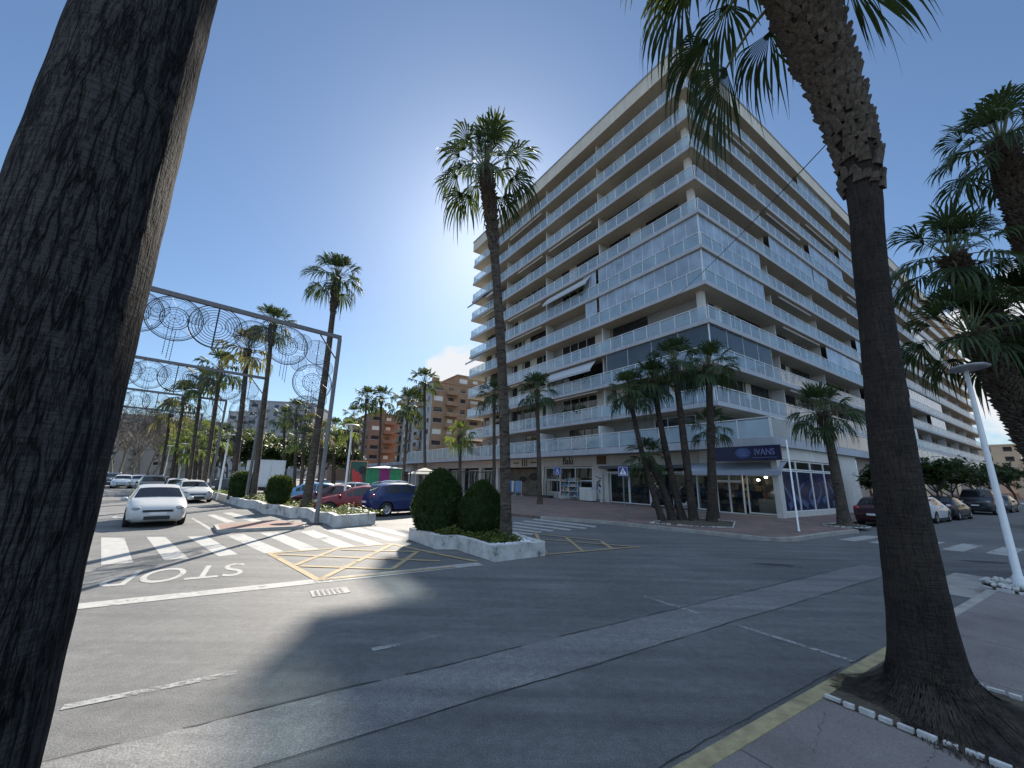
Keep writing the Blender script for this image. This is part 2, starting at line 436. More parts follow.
NEARV = 2.09
structure('pavement', MB().prism(uvr(-60, NEARV - .13, 160, -40), -.01, .13), MT['slabs'])
structure('kerb', MB().prism(uvr(-60, NEARV - .128, 7.2, NEARV), -.01, .134), MT['kerb_yellow'])
structure('kerb', MB().prism(uvr(7.205, NEARV - .128, 160, NEARV), -.01, .132), MT['kerb'])
K = [(-20, 52), (-6, 33), (.3, 22.3), (1.6, 21.2), (4.83, 19.3), (6.0, 18.05), (7.39, 16.78), (8.6, 15.45), (9.1, 15.0), (9.6, 14.85), (10.4, 15.1), (12.75, 16.7), (17.24, 19.34)]
K = K[:-1] + [uv(22.4, 7.3), uv(23.8, 9.0), uv(150, 9.0)]
inner = [tw(125, 4), tw(4, 4), tw(4, 60), (-26, 62)]
structure('pavement', MB().prism(K + inner, -.01, .13), MT['paving'])
def strip(poly, w, z0, z1):
    mb = MB()
    L = []; Rr = []
    for i, p in enumerate(poly):
        a = Vector(poly[max(i - 1, 0)]); c = Vector(poly[min(i + 1, len(poly) - 1)])
        d = (c - a).normalized(); nn = Vector((-d.y, d.x))
        L.append(Vector(p) + nn * w[0]); Rr.append(Vector(p) + nn * w[1])
    for i in range(len(poly) - 1):
        mb.prism([tuple(L[i]), tuple(L[i + 1]), tuple(Rr[i + 1]), tuple(Rr[i])], z0, z1)
    return mb
structure('kerb', strip(K[3:], (-.03, .14), -.012, .136), MT['kerb'])
# raised brick refuge beside the avenue
ISL = [(-10.85, 15.4), (-9.75, 14.05), (-7.6, 15.55), (-8.05, 16.55), (-9.6, 17.3)]
structure('traffic_island', MB().prism(ISL, -.01, .11), MT['paving_far'])
structure('kerb', strip(ISL + ISL[:1], (-.02, .1), -.012, .114), MT['kerb'])

# main street: lighter trench patch with two tar seams, dropped kerb
def pxs(pts, z=0.0): return [tuple(gnd(*p, z).xy) for p in pts]
structure('road_patch', MB().sheet(uvr(-12, 3.72, 13.6, 4.5), .004), MT['asphalt_patch'])
def seam(u0, u1, v0, w, seed):
    r = random.Random(seed); mb = MB(); n = int((u1 - u0) / .12)
    a = []; c = []
    for i in range(n + 1):
        u = u0 + (u1 - u0) * i / n
        o = noise.noise(Vector((u * .7, seed, 0))) * .05 + noise.noise(Vector((u * 5, seed, 3))) * .02
        h = w * (.35 + .9 * abs(noise.noise(Vector((u * 2.2, seed, 9)))))
        a.append(uv(u, v0 + o - h)); c.append(uv(u, v0 + o + h))
    for i in range(n):
        if noise.noise(Vector((i * .13, seed, 5))) > .28: continue
        mb.sheet([a[i], a[i + 1], c[i + 1], c[i]], .0075)
    return mb
structure('road_seam', seam(-12, 13.5, 4.51, .015, 1), MT['crack'])
structure('road_seam', seam(-12, 13.5, 3.71, .01, 2), MT['crack'])
structure('road_seam', seam(-2, 6.6, 2.28, .007, 4), MT['crack'])
structure('road_seam', seam(1.5, 9, 5.6, .005, 7), MT['crack'])
structure('gutter', MB().sheet(uvr(11.6, NEARV + .02, 14.6, 3.0), .004), MT['kerb'])
def blob(cx, cy, a, b_, ang, seed, z):
    pts = []
    for i in range(26):
        t = 2 * PI * i / 26; r = 1 + .35 * noise.noise(Vector((math.cos(t) * 1.5, math.sin(t) * 1.5, seed)))
        x, y = a * r * math.cos(t), b_ * r * math.sin(t)
        pts.append((cx + x * math.cos(ang) - y * math.sin(ang), cy + x * math.sin(ang) + y * math.cos(ang)))
    return MB().sheet(pts, z)
for i, (px, py, a, b_) in enumerate([(777, 565, .5, .12), (985, 562, .6, .16)]):
    p = gnd(px, py); structure('tar_patch', blob(p.x, p.y, a, b_, R(-10), i * 3, .004), pm('tar_patch', (.03, .03, .032), .8))

def quads(name, mat, lst, z=.004):
    mb = MB()
    for q in lst: mb.sheet(pxs(q), z)
    return structure(name, mb, mat)
mb = MB(); mb.sheet(uvr(-14, 8.75, 4.8, 9.1), .006)
structure('stop_line', mb, MT['white_paint'])
ST = [[(101, 537.5), (124.4, 538), (133, 562.7), (101, 565)], [(146.3, 537), (165.4, 537), (188.7, 558.8), (164, 560)], [(187.3, 536.7), (206.4, 536), (238, 554.4), (218.7, 556.6)],
      [(225.6, 535.3), (243.4, 534.2), (284, 551.5), (264, 553.5)], [(259.5, 533), (277, 532), (320, 549.6), (300.5, 550.6)], [(300, 532), (313, 530), (357, 546.7), (339, 547.8)],
      [(322, 529.4), (334, 528.7), (385, 544.7), (369, 545.8)], [(343.5, 528.5), (359, 527.7), (403, 540.2), (390, 541.4)], [(365, 527.7), (380.6, 527.5), (410, 534), (406, 537)],
      [(60, 539), (78, 538.5), (75, 567), (44, 569)]]
quads('zebra_crossing', MT['white_paint'], ST)
mb = MB()
for v0 in (2.8, 3.72, 4.6, 5.45, 6.3): mb.sheet(uvr(19.7 - (v0 - 3) * .25, v0, 22.5 - (v0 - 3) * .25, v0 + .5), .006)
structure('zebra_crossing', mb, MT['white_paint'])
zk = lambda l, x0, y0, k: [(x0 + a * k, y0 + b * k) for a, b in l]
k3 = 200 / 1024
mb = MB()
for a, b_ in [((690, 402), (1010, 442)), ((640, 412), (960, 450)), ((590, 420), (880, 458)), ((585, 436), (790, 463)), ((583, 452), (730, 470)), ((583, 468), (690, 480))]:
    (x0, y0), (x1, y1) = zk([a, b_], 400, 440, k3)
    mb.sheet(pxs([(x0, y0), (x1, y1), (x1 - 3, y1 + 1.1), (x0 - 3, y0 + 1.1)]), .004)
structure('zebra_crossing', mb, MT['white_paint'])
def pline(mb, a, b_, w, z):
    A, B_ = gnd(*a), gnd(*b_); d = (B_ - A).normalized(); nn = Vector((-d.y, d.x, 0)) * w / 2
    mb.sheet([tuple((A + nn).xy), tuple((B_ + nn).xy), tuple((B_ - nn).xy), tuple((A - nn).xy)], z)
mb = MB(); z_ = .008
for a, b_ in [((150, 530), (402, 668)), ((150, 530), (780, 482)), ((780, 482), (1030, 537)), ((500, 505), (280, 592)), ((780, 484), (420, 660)), ((910, 520), (780, 612)),
              ((170, 535), (1024, 570)), ((310, 596), (780, 612)), ((520, 512), (905, 522)), ((402, 668), (1100, 600))]:
    z_ += .0006
    pline(mb, zk([a], 240, 450, k3)[0], zk([b_], 240, 450, k3)[0], .13, z_)
pline(mb, (430, 553), (477, 562), .13, z_ + .001)
for a, b_ in [((546, 555), (640, 547)), ((566, 538), (583.6, 552.3)), ((535, 532), (546, 555)), ((601, 541.5), (613, 550)), ((545, 540), (632, 547)), ((541, 535), (600, 541))]:
    z_ += .0006; pline(mb, a, b_, .12, z_ + .002)
structure('box_junction', mb, MT['yellow_paint'])
mb = MB()
for a, b_, w in [((62, 708), (236, 673), .1), ((372, 650), (440, 636), .1), ((642, 596), (855, 662), .09)]: pline(mb, a, b_, w, .0055)
structure('lane_line', mb, MT['faded_paint'])
mb = MB(); mb.sheet(pxs([(191, 518.5), (193, 518), (212.5, 528.8), (209.5, 530)]), .004)
mb.sheet(pxs([(111, 517.3), (117, 516), (117, 516.8), (124, 517), (124, 518), (117, 518.2), (117, 519)]), .004)
mb.sheet(pxs([(207, 515), (214, 514.5), (236, 522), (226, 523)]), .004)
mb.sheet(pxs([(222, 513), (232, 512.5), (262, 521), (252, 522)]), .004)
structure('lane_marking', mb, MT['white_paint'])

def text_mesh(txt, size, ext=0.0, xs=1.0, bold=0.0):
    c = bpy.data.curves.new('lettering', 'FONT'); c.body = txt; c.size = size; c.extrude = ext; c.offset = bold; c.align_x = 'CENTER'; c.align_y = 'CENTER'
    o = bpy.data.objects.new('lettering', c); COL.objects.link(o)
    bpy.context.view_layer.update()
    me = bpy.data.meshes.new_from_object(o.evaluated_get(bpy.context.evaluated_depsgraph_get()))
    bpy.data.objects.remove(o); bpy.data.curves.remove(c)
    if xs != 1.0: me.transform(Matrix.Diagonal((xs, 1, 1, 1)))
    return me
# STOP, read by drivers coming down the avenue
me = text_mesh('STOP', 1.75, 0, 1.0, 0)
xs_ = [v.co.x for v in me.vertices]; ys_ = [v.co.y for v in me.vertices]
c0, c1 = gnd(110, 580), gnd(247, 569)
wid = (c1 - c0).length
me.transform(Matrix.Diagonal((wid / (max(xs_) - min(xs_)), 1.3 / (max(ys_) - min(ys_)), 1, 1)))
me.materials.clear(); me.materials.append(MT['white_paint'])
cc = gnd(181, 573)
ang = math.atan2((c1 - c0).y, (c1 - c0).x) + PI
o = link_mesh('road_lettering', me, None, (cc.x, cc.y, .006), ang); o['kind'] = 'structure'

# drain cover in the road
dc = gnd(330, 592)
r0 = empty('drain_cover', dc, R(32)); tag(r0, 'small square iron drain cover with pale rim set in the asphalt by the stop line', 'drain cover')
MB().box(-.3, -.2, .0, .3, .2, .008).build('rim', MT['kerb'], r0)
mb = MB()
for i in range(6): mb.box(-.24 + i * .08, -.15, .009, -.2 + i * .08, .15, .014)
mb.build('grate', MT['black_plastic'], r0)

# planters with whitewashed stone walls
def planter(name, label, poly, h, holes=None, group='whitewashed planters'):
    r = empty(name, (poly[0][0], poly[0][1], 0)); tag(r, label, 'planter', group)
    ox, oy = poly[0]
    loc = [(p[0] - ox, p[1] - oy) for p in poly]
    a = sum(loc[i][0] * loc[(i + 1) % len(loc)][1] - loc[(i + 1) % len(loc)][0] * loc[i][1] for i in range(len(loc)))
    if a < 0: loc = loc[::-1]
    n = len(loc)
    ins = []
    for i in range(n):
        p0, p1, p2 = Vector(loc[i - 1]), Vector(loc[i]), Vector(loc[(i + 1) % n])
        d1, d2 = (p1 - p0).normalized(), (p2 - p1).normalized()
        n1, n2 = Vector((-d1.y, d1.x)), Vector((-d2.y, d2.x))
        bz = (n1 + n2); bz = bz / max(.35, bz.dot(n1)) if bz.length > .1 else n1
        ins.append(p1 + bz * .2)
    mb = MB()
    vs = []; fs = []
    for i in range(n):
        j = (i + 1) % n
        L = (Vector(loc[j]) - Vector(loc[i])).length; m_ = max(1, int(L / .3))
        for k in range(m_):
            A = [Vector(loc[i]).lerp(Vector(loc[j]), (k + q) / m_) for q in (0, 1)]; B_ = [ins[i].lerp(ins[j], (k + q) / m_) for q in (0, 1)]
            zz = [h + .03 * noise.noise(Vector((p.x * 2 + ox, p.y * 2, 1))) for p in A]
            b0 = len(vs)
            vs += [(A[0].x, A[0].y, -.01), (A[1].x, A[1].y, -.01), (A[1].x, A[1].y, zz[1]), (A[0].x, A[0].y, zz[0]),
                   (B_[0].x, B_[0].y, zz[0]), (B_[1].x, B_[1].y, zz[1]), (B_[0].x, B_[0].y, h - .2), (B_[1].x, B_[1].y, h - .2)]
            fs += [(b0, b0 + 1, b0 + 2, b0 + 3), (b0 + 3, b0 + 2, b0 + 5, b0 + 4), (b0 + 4, b0 + 5, b0 + 7, b0 + 6)]
    mb.add(vs, fs)
    mb.build('wall', MT['white_wash'], r)
    MB().sheet([(p.x, p.y) for p in ins], h - .08).build('soil', MT['soil'], r)
    return r, poly
PB = [(-3.25, 13.65), (-2.04, 11.92), (-1.5, 11.98), (-.33, 10.37), (.98, 11.3), (.2, 12.9), (-.9, 14.6), (-2.1, 14.9)]
planter('stone_planter', 'low whitewashed stone planter with two round bushes and the tallest palm', PB, .36)
PA = [(-5.6, 17.45), (-6.7, 16.0), (-7.55, 17.25), (-8.2, 17.4), (-9.3, 19.15), (-10.0, 19.05), (-11.6, 20.65), (-12.2, 20.65), (-14.55, 23.6), (-15.2, 23.7), (-24, 33.0), (-26, 36.5), (-14.5, 27.0), (-10.5, 22.6), (-7.0, 19.6)]
planter('stone_planter', 'long zigzag whitewashed planter along the avenue beside the parked cars', PA, .45)

def inpoly(x, y, P):
    c = False
    for i in range(len(P)):
        x0, y0 = P[i - 1]; x1, y1 = P[i]
        if (y0 > y) != (y1 > y) and x < (x1 - x0) * (y - y0) / (y1 - y0) + x0: c = not c
    return c
def leafquad(mb, c, nrm, size, r, asp=.55):
    nrm = nrm.normalized(); u = nrm.orthogonal().normalized()
    u = Matrix.Rotation(r.uniform(0, 2 * PI), 3, nrm) @ u; w = nrm.cross(u)
    L = u * size * .5; W = w * size * asp * .5
    mb.add([c - L, c + W * .9 - L * .1, c + L, c - W * .9 - L * .1], [(0, 1, 2, 3)])
def cover(poly, z, n, hmax, size, mat, seed, clump=1.0):
    r = random.Random(seed); mb = MB()
    xs = [p[0] for p in poly]; ys = [p[1] for p in poly]
    k = 0; tries = 0
    while k < n and tries < n * 20:
        tries += 1
        x, y = r.uniform(min(xs), max(xs)), r.uniform(min(ys), max(ys))
        if not inpoly(x, y, poly): continue
        d = noise.noise(Vector((x * 1.1 * clump, y * 1.1 * clump, seed)))
        if d < -.18: continue
        zz = z + r.random() ** 1.5 * hmax * (.35 + max(0, d + .2) * 1.6)
        leafquad(mb, Vector((x, y, zz)), Vector((r.gauss(0, .6), r.gauss(0, .6), 1)), size * r.uniform(.6, 1.3), r)
        k += 1
    o = mb.build('ground_cover', mat); o['kind'] = 'stuff'; return o
def shrink(poly, f):
    cx = sum(p[0] for p in poly) / len(poly); cy = sum(p[1] for p in poly) / len(poly)
    return [(cx + (p[0] - cx) * f, cy + (p[1] - cy) * f) for p in poly]
cover(shrink(PB, .8), .28, 4600, .34, .11, MT['groundcover'], 3)
PA2 = [(p[0] + .25 * (1 if i < 10 else -.3), p[1] + .3 * (1 if i < 10 else -1)) for i, p in enumerate(PA)]
cover(PA2, .38, 5500, .26, .12, MT['groundcover'], 5)
# white pebbles strewn over the soil of the near planter
mb = MB(); r = random.Random(9); k = 0
while k < 1100:
    x, y = r.uniform(-3.2, 1), r.uniform(10.3, 14.9)
    if inpoly(x, y, shrink(PB, .94)) and not inpoly(x, y, shrink(PB, .74)):
        s_ = r.uniform(.02, .05); mb.ball((x, y, .29 + s_ * .6), s_, s_ * r.uniform(.7, 1), s_ * .7, 6, 4); k += 1
o = mb.build('white_pebbles', MT['white_metal']); o['kind'] = 'stuff'

# tree beds edged with white painted tiles
def bed(name, label, poly, z, tile=.2, group='white edged palm beds', skip=()):
    ox, oy = poly[0]
    r_ = empty(name, (ox, oy, z)); tag(r_, label, 'tree bed', group)
    P = [(p[0] - ox, p[1] - oy) for p in poly]
    n = len(P); mb = MB(); rr = random.Random(int(ox * 31 + oy * 17))
    MBs = MB()
    for i in range(n):
        a, b_ = Vector(P[i]), Vector(P[(i + 1) % n]); d = b_ - a; L = d.length; d.normalize(); q = Vector((-d.y, d.x))
        if i in skip: continue
        m_ = max(1, int(L / tile))
        for k in range(m_):
            c = a + d * (k + .5) * L / m_
            j = q * rr.uniform(-.016, .016); tl_ = rr.uniform(.3, .47); sk = rr.uniform(-.12, .12); d0, q0 = d, q; 
            if rr.random() < .05: continue
            mb.obox((c.x + j.x, c.y + j.y, .025), ((d.x + q.x * sk) * L / m_ * tl_, (d.y + q.y * sk) * L / m_ * tl_, 0), ((q.x - d.x * sk) * .019, (q.y - d.y * sk) * .019, 0), (0, 0, .018 + rr.uniform(-.008, .008)))
    mb.build('edging', MT['white_wash'], r_)['kind'] = 'stuff'
    cx = sum(p[0] for p in P) / n; cy = sum(p[1] for p in P) / n
    vs = [(cx, cy, .06)]; fs = []
    ring = []
    for i in range(n):
        for k in range(6):
            a = Vector(P[i]).lerp(Vector(P[(i + 1) % n]), k / 6); ring.append(a)
    rows = 5
    vs = []
    for q in range(rows + 1):
        f = 1 - q / rows * .98
        for a in ring:
            x, y = cx + (a.x - cx) * f, cy + (a.y - cy) * f
            vs.append((x, y, .008 + .09 * (1 - f) + .05 * noise.noise(Vector((x * 4, y * 4, 2))) * min(1, (1 - f) * 3)))
    m_ = len(ring); fs = []
    for q in range(rows):
        for i in range(m_): fs.append((q * m_ + i, q * m_ + (i + 1) % m_, (q + 1) * m_ + (i + 1) % m_, (q + 1) * m_ + i))
    MBs.add(vs, fs); MBs.build('soil', MT['soil'], r_, smooth=True)
    return r_
bed('tree_bed', 'square soil bed edged with chipped white tiles round the big near palm trunk', uvr(4.6, -.1, 6.15, 1.95), .13, .115, skip=(2,))
pB = [gnd(*p, .13) for p in [(650, 523), (668, 519.5), (700, 518.5), (735, 522), (733, 528), (700, 527)]]
bed('tree_bed', 'kerbside soil bed edged in white stones round the cluster of leaning palms', [tuple(p.xy) for p in pB], .13, .22)
p6 = gnd(845, 526, .13)
bed('tree_bed', 'round soil bed edged in white stones by the mural shop window', [(p6.x + .9 * math.cos(i * PI / 6) * 1.1, p6.y + .8 * math.sin(i * PI / 6)) for i in range(12)], .13, .2)
pl = gnd(1024, 592, .13)
bed('tree_bed', 'bed of white painted stones at the foot of the tall white lamp post', [(pl.x + .1 + .55 * math.cos(i * PI / 5), pl.y + .1 + .5 * math.sin(i * PI / 5)) for i in range(10)], .13, .16)

mb = MB(); rr = random.Random(31)
for i in range(150):
    a, q = rr.uniform(0, 6.28), rr.random() ** .5 * .5; s_ = rr.uniform(.025, .06)
    mb.ball((pl.x + .1 + q * math.cos(a), pl.y + .1 + q * math.sin(a), .2 + rr.uniform(0, .05)), s_, s_ * rr.uniform(.6, 1), s_ * .7, 6, 4)
o = mb.build('white_stones', MT['white_wash']); o['kind'] = 'stuff'

# fine cracks in the near pavement slabs
def crackline(pts, w, z, seed):
    mb = MB(); a = []; c = []; P = []
    for i in range(len(pts) - 1):
        A, B_ = Vector(pts[i]), Vector(pts[i + 1])
        for k in range(12): P.append(A.lerp(B_, k / 12))
    for i, q in enumerate(P):
        o = Vector((noise.noise(Vector((i * .4, seed, 1))), noise.noise(Vector((i * .4, seed, 7))))) * .03
        h = w * (.4 + abs(noise.noise(Vector((i * .3, seed, 4))))); a.append(q + o + Vector((h, h))); c.append(q + o - Vector((h, h)))
    for i in range(len(P) - 1): mb.sheet([tuple(a[i]), tuple(a[i + 1]), tuple(c[i + 1]), tuple(c[i])], z)
    return mb
for i, pts in enumerate(([(812, 768), (818, 735), (826, 712)], [(925, 768), (935, 752), (948, 741)], [(1000, 640), (985, 660), (992, 690)])):
    structure('pavement_crack', crackline([tuple(gnd(*q, .13).xy) for q in pts], .004, .1345, i), MT['crack'])
# ------------------------------------------------------------------ the corner apartment tower (local x = along the right street, y = along the left facade)
TOW = empty('apartment_tower', (N0.x, N0.y, 0), R(34))
tag(TOW, 'cream corner apartment tower with stacked glass railed balconies over ground floor shops', 'building')
LA, LB = 35.6, 110.0
ZK = [7.3 + 2.925 * k for k in range(10)]           # balcony floor levels
SL = .32
def TP(name, mb, mat, parent=TOW, **k): return mb.build(name, mat, parent, **k)
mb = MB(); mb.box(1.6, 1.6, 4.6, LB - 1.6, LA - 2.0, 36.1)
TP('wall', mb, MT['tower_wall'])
for k in range(10):
    mb = MB().box(0, 0, ZK[k] - SL, LB, LA, ZK[k]); mb.m[0] = 1
    TP('balcony_slab', mb, [MT['slab_edge'], MT['soffit']])
mb = MB(); mb.box(-.12, -.12, 36.12, LB + .12, LA + .12, 37.7); mb.m[0] = 1
rf = TP('roof', mb, [MT['parapet'], MT['soffit']])
TP('cornice', MB().box(-.2, -.2, 37.702, LB + .2, LA + .2, 37.84), MT['slab_edge'], rf)
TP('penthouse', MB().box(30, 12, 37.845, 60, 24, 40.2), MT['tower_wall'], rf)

def balustrade(name, p0, p1, z, step, glass, h=1.0, parent=TOW, rail=True):
    p0, p1 = Vector((p0[0], p0[1], 0)), Vector((p1[0], p1[1], 0)); d = p1 - p0; L = d.length; d.normalize(); q = Vector((-d.y, d.x, 0))
    n = max(1, round(L / step))
    mb = MB()
    for i in range(n + 1):
        c = p0 + d * min(max(.03, L * i / n), L - .03); mb.obox((c.x, c.y, z + h / 2), d * .024, q * .024, (0, 0, h / 2))
    o = MB().obox((p0 + d * L / 2) + Vector((0, 0, z + h + .025)), d * (L / 2 - .04), q * .03, (0, 0, .024)).build(name, MT['white_metal'], parent)
    mb.build('post', MT['white_metal'], o)['kind'] = 'stuff'
    g = MB(); 
    for i in range(n):
        a = p0 + d * (L * i / n + .035); e = p0 + d * (L * (i + 1) / n - .035); c = (a + e) / 2
        g.obox((c.x, c.y, z + .05 + (h - .1) / 2), d * ((e - a).length / 2), q * .006, (0, 0, (h - .1) / 2))
    g.build('glass_panel', glass, o)['kind'] = 'stuff'
    return o
for k in range(10):
    z = ZK[k] + .002
    balustrade('balustrade', (.09, .15), (.09, LA - .12), z, 1.25, MT['rail_glass'])
    balustrade('balustrade', (.15, .09), (LB - .12, .09), z, 1.5, MT['rail_glass'])
    balustrade('balustrade', (.15, LA - .09), (6.0, LA - .09), z, 1.25, MT['rail_glass'])
# corner columns
for k in range(10):
    top = (ZK[k + 1] - SL if k < 9 else 36.12) - .003
    TP('column', MB().box(.75, .75, ZK[k] + .003, 1.2, 1.2, top), MT['tower_white'])
# party dividers between flats
dvL = MB().box(.6, -.06, .003, 1.597, .06, 2.595).mesh('balcony_divider', MT['divider'])
dvR = MB().box(-.06, .6, .003, .06, 1.597, 2.595).mesh('balcony_divider', MT['divider'])
cnt = 0
for k in range(10):
    for s in (10.4, 18.6, 26.8):
        link_mesh('balcony_divider', dvL, TOW, (0, s, ZK[k])); cnt += 1
    for t in (12, 22, 32, 42, 52, 62, 72):
        if cnt < 100: link_mesh('balcony_divider', dvR, TOW, (t, 0, ZK[k])); cnt += 1
mb = MB()
for k in range(10):
    for t in (82, 92, 102): mb.box(t - .06, .6, ZK[k] + .003, t + .06, 1.597, ZK[k] + 2.595)
o = TP('far_divider', mb, MT['divider']); o['kind'] = 'stuff'
# balcony doors and windows: recessed dark openings with frames and half lowered blinds
wrnd = random.Random(21)
def opening(axis, a0, a1, z0, z1, parent=TOW, blind=None):
    f = MB(); g = MB(); bl = MB()
    P = 1.6
    def bx(m_, a, za, b_, zb, d0, d1):
        if axis == 'L': m_.box(P - d1, a, za, P - d0, b_, zb)
        else: m_.box(a, P - d1, za, b_, P - d0, zb)
    bx(g, a0, z0, a1, z1, -.02, .012)
    w = .06
    bx(f, a0 - w, z0, a0, z1, 0, .05); bx(f, a1, z0, a1 + w, z1, 0, .05); bx(f, a0 - w, z1, a1 + w, z1 + .025, 0, .052)
    n = max(1, round((a1 - a0) / 1.1))
    for i in range(1, n): x = a0 + (a1 - a0) * i / n; bx(f, x - .025, z0, x + .025, z1 - .001, .013, .042)
    o = TP('window', g, MT['win_glass'], parent)
    TP('frame', f, MT['white_metal'] if wrnd.random() < .25 else MT['dark_metal'], o)
    if blind:
        i = wrnd.randrange(n); x0 = a0 + (a1 - a0) * i / n; x1 = a0 + (a1 - a0) * (i + 1) / n
        bx(bl, x0 + .03, z1 - (z1 - z0) * blind, x1 - .03, z1 - .003, .014, .03)
        TP('blind', bl, MT['blind'], o)
    return o
nwin = 0
for k in range(10):
    z = ZK[k] + .03
    for (s0, s1) in ((2.5, 5.6), (6.2, 9.9), (11.0, 17.0), (19.2, 24.0), (24.6, 26.3), (27.6, 33.0)):
        if wrnd.random() < .92:
            opening('L', s0, s1, z, z + 2.56, blind=wrnd.choice((None, None, .5, 1.0, 1.0))); nwin += 1
    for i, t in enumerate((3.0, 7.4, 12.6, 17.0)):
        if nwin < 98: opening('R', t, t + 3.9, z, z + 2.56, blind=wrnd.choice((None, .5, None))); nwin += 1
g = MB()
for k in range(10):
    for j in range(11):
        t = 23.2 + j * 8.0
        g.box(t, 1.57, ZK[k] + .03, t + 3.6, 1.61, ZK[k] + 2.45)
        if j < 10: g.box(t + 4.2, 1.57, ZK[k] + .03, t + 7.4, 1.61, ZK[k] + 2.45)
o = TP('far_window', g, MT['win_glass']); o['kind'] = 'stuff'
# glazed-in balconies
def glazing(axis, a0, a1, k, mat, d=.16, step=1.0, name='balcony_glazing'):
    z0 = ZK[k] + 1.07; z1 = (ZK[k + 1] - SL if k < 9 else 36.1) - .01
    if mat is MT['veil_glass'] or mat is MT['clear_glass']: z0 = ZK[k] + .04
    n = max(1, round((a1 - a0) / step)); g = MB(); f = MB()
    def bx(m_, a, za, b_, zb, w0, w1):
        if axis == 'L': m_.box(w0, a, za, w1, b_, zb)
        else: m_.box(a, w0, za, b_, w1, zb)
    bx(g, a0 + .02, z0 + .04, a1 - .02, z1 - .04, d, d + .012)
    for i in range(n + 1):
        x = a0 + (a1 - a0) * i / n; bx(f, x - .014, z0, x + .014, z1, d - .014, d + .026)
    bx(f, a0 - .02, z0 - .03, a1 + .02, z0, d - .02, d + .03); bx(f, a0 - .02, z1, a1 + .02, z1 + .008, d - .02, d + .03)
    o = TP(name, g, mat); TP('frame', f, MT['white_metal'], o); return o
for k in (3, 4):
    glazing('L', .2, 10.2, k, MT['veil_glass']); glazing('R', .2, 9.6, k, MT['veil_glass'])
    def rt(zc): return None
glazing('L', .2, 9.6, 1, MT['clear_glass'], step=2.2); glazing('R', .2, 9.4, 1, MT['clear_glass'], step=2.2)
for k, t0, t1 in ((2, 22.2, 31.8), (5, 12.2, 21.8), (5, 22.2, 26), (6, 22.2, 31.8), (7, 32.2, 41.8), (3, 32.2, 41.8), (4, 42.2, 51.8), (8, 42.2, 61.8), (9, 22.2, 31.8), (9, 52.2, 61.8), (1, 32.2, 41.8), (2, 52.2, 71.8), (6, 62.2, 81.8), (0, 32.2, 51.8), (1, 62.2, 71.8)):
    glazing('R', t0, t1, k, MT['veil_glass'], step=1.4)
glazing('L', 10.6, 12.2, 4, MT['veil_glass']); glazing('L', 10.6, 12.0, 3, MT['veil_glass'])
# fabric awnings let out from the balconies
def awning(s0, s1, z, drop, out, mat=None, axis='L'):
    mb = MB(); n = max(1, int((s1 - s0) / .5))
    for i in range(n):
        a, b_ = s0 + (s1 - s0) * i / n, s0 + (s1 - s0) * (i + 1) / n
        for (x0, z0, x1, z1) in ((.3, z, -out, z - drop), (-out, z - drop, -out - .01, z - drop - .22)):
            P = [(x0, a, z0), (x0, b_, z0), (x1, b_, z1), (x1, a, z1)]; Q = [(p[0] - .012, p[1], p[2] - .02) for p in P]
            mb.add(P + Q, [(0, 1, 2, 3), (7, 6, 5, 4), (0, 3, 7, 4), (1, 5, 6, 2), (3, 2, 6, 7), (0, 4, 5, 1)])
    o = TP('awning', mb, mat or MT['awning'])
    r_ = MB(); r_.tube([(-out, s0, z - drop), (-out, s1, z - drop)], .03, 6)
    for s in (s0 + .15, s1 - .15): r_.tube([(.2, s, z - .15), (-out * .5, s, z - drop * .75 - .1), (-out, s, z - drop)], .02, 5)
    TP('awning_arm', r_, MT['white_metal'], o)
awning(11.2, 17.9, ZK[5] - .42, .95, .5)
awning(11.0, 17.6, ZK[2] - .42, .9, .45)
awning(31.0, 35.2, ZK[4] - .42, .8, .8)
awning(31.0, 35.2, ZK[7] - .42, .9, .9, MT['awning_dark'])
awning(27.4, 30.4, ZK[7] - .42, .9, .5)
# wall units of the air conditioning on the party walls and rolled awnings under the slabs
acu = MB().box(-.16, -.42, 0, .16, .42, .58).mesh('air_conditioner', MT['white_metal']); crnd = random.Random(14)
for k in range(9):
    for s in (10.15, 18.35, 26.55):
        if crnd.random() < .5: link_mesh('air_conditioner', acu, TOW, (1.2, s - .25, ZK[k] + .02))
    for t in (11.5, 21.5, 31.5, 41.5):
        if crnd.random() < .5: link_mesh('air_conditioner', acu, TOW, (t, 1.15, ZK[k] + .02), PI / 2)
for k, s0, s1 in ((0, 11, 17), (1, 19, 25.5), (3, 19.2, 26), (4, 19.4, 25.9), (6, 11.2, 17.8), (8, 19.2, 26), (5, 27.4, 33), (6, 19, 24)):
    TP('rolled_awning', MB().tube([(.35, s0, ZK[k + 1] - SL - .09), (.35, s1, ZK[k + 1] - SL - .09)], .075, 8), MT['white_metal'])
for k, t0, t1 in ((3, 13, 20), (2, 13, 21), (6, 13, 20.5), (7, 23, 31), (5, 33, 41), (8, 3, 11), (0, 12.6, 20)):
    TP('rolled_awning', MB().tube([(t0, .35, ZK[k + 1] - SL - .09), (t1, .35, ZK[k + 1] - SL - .09)], .075, 8), MT['white_metal'])
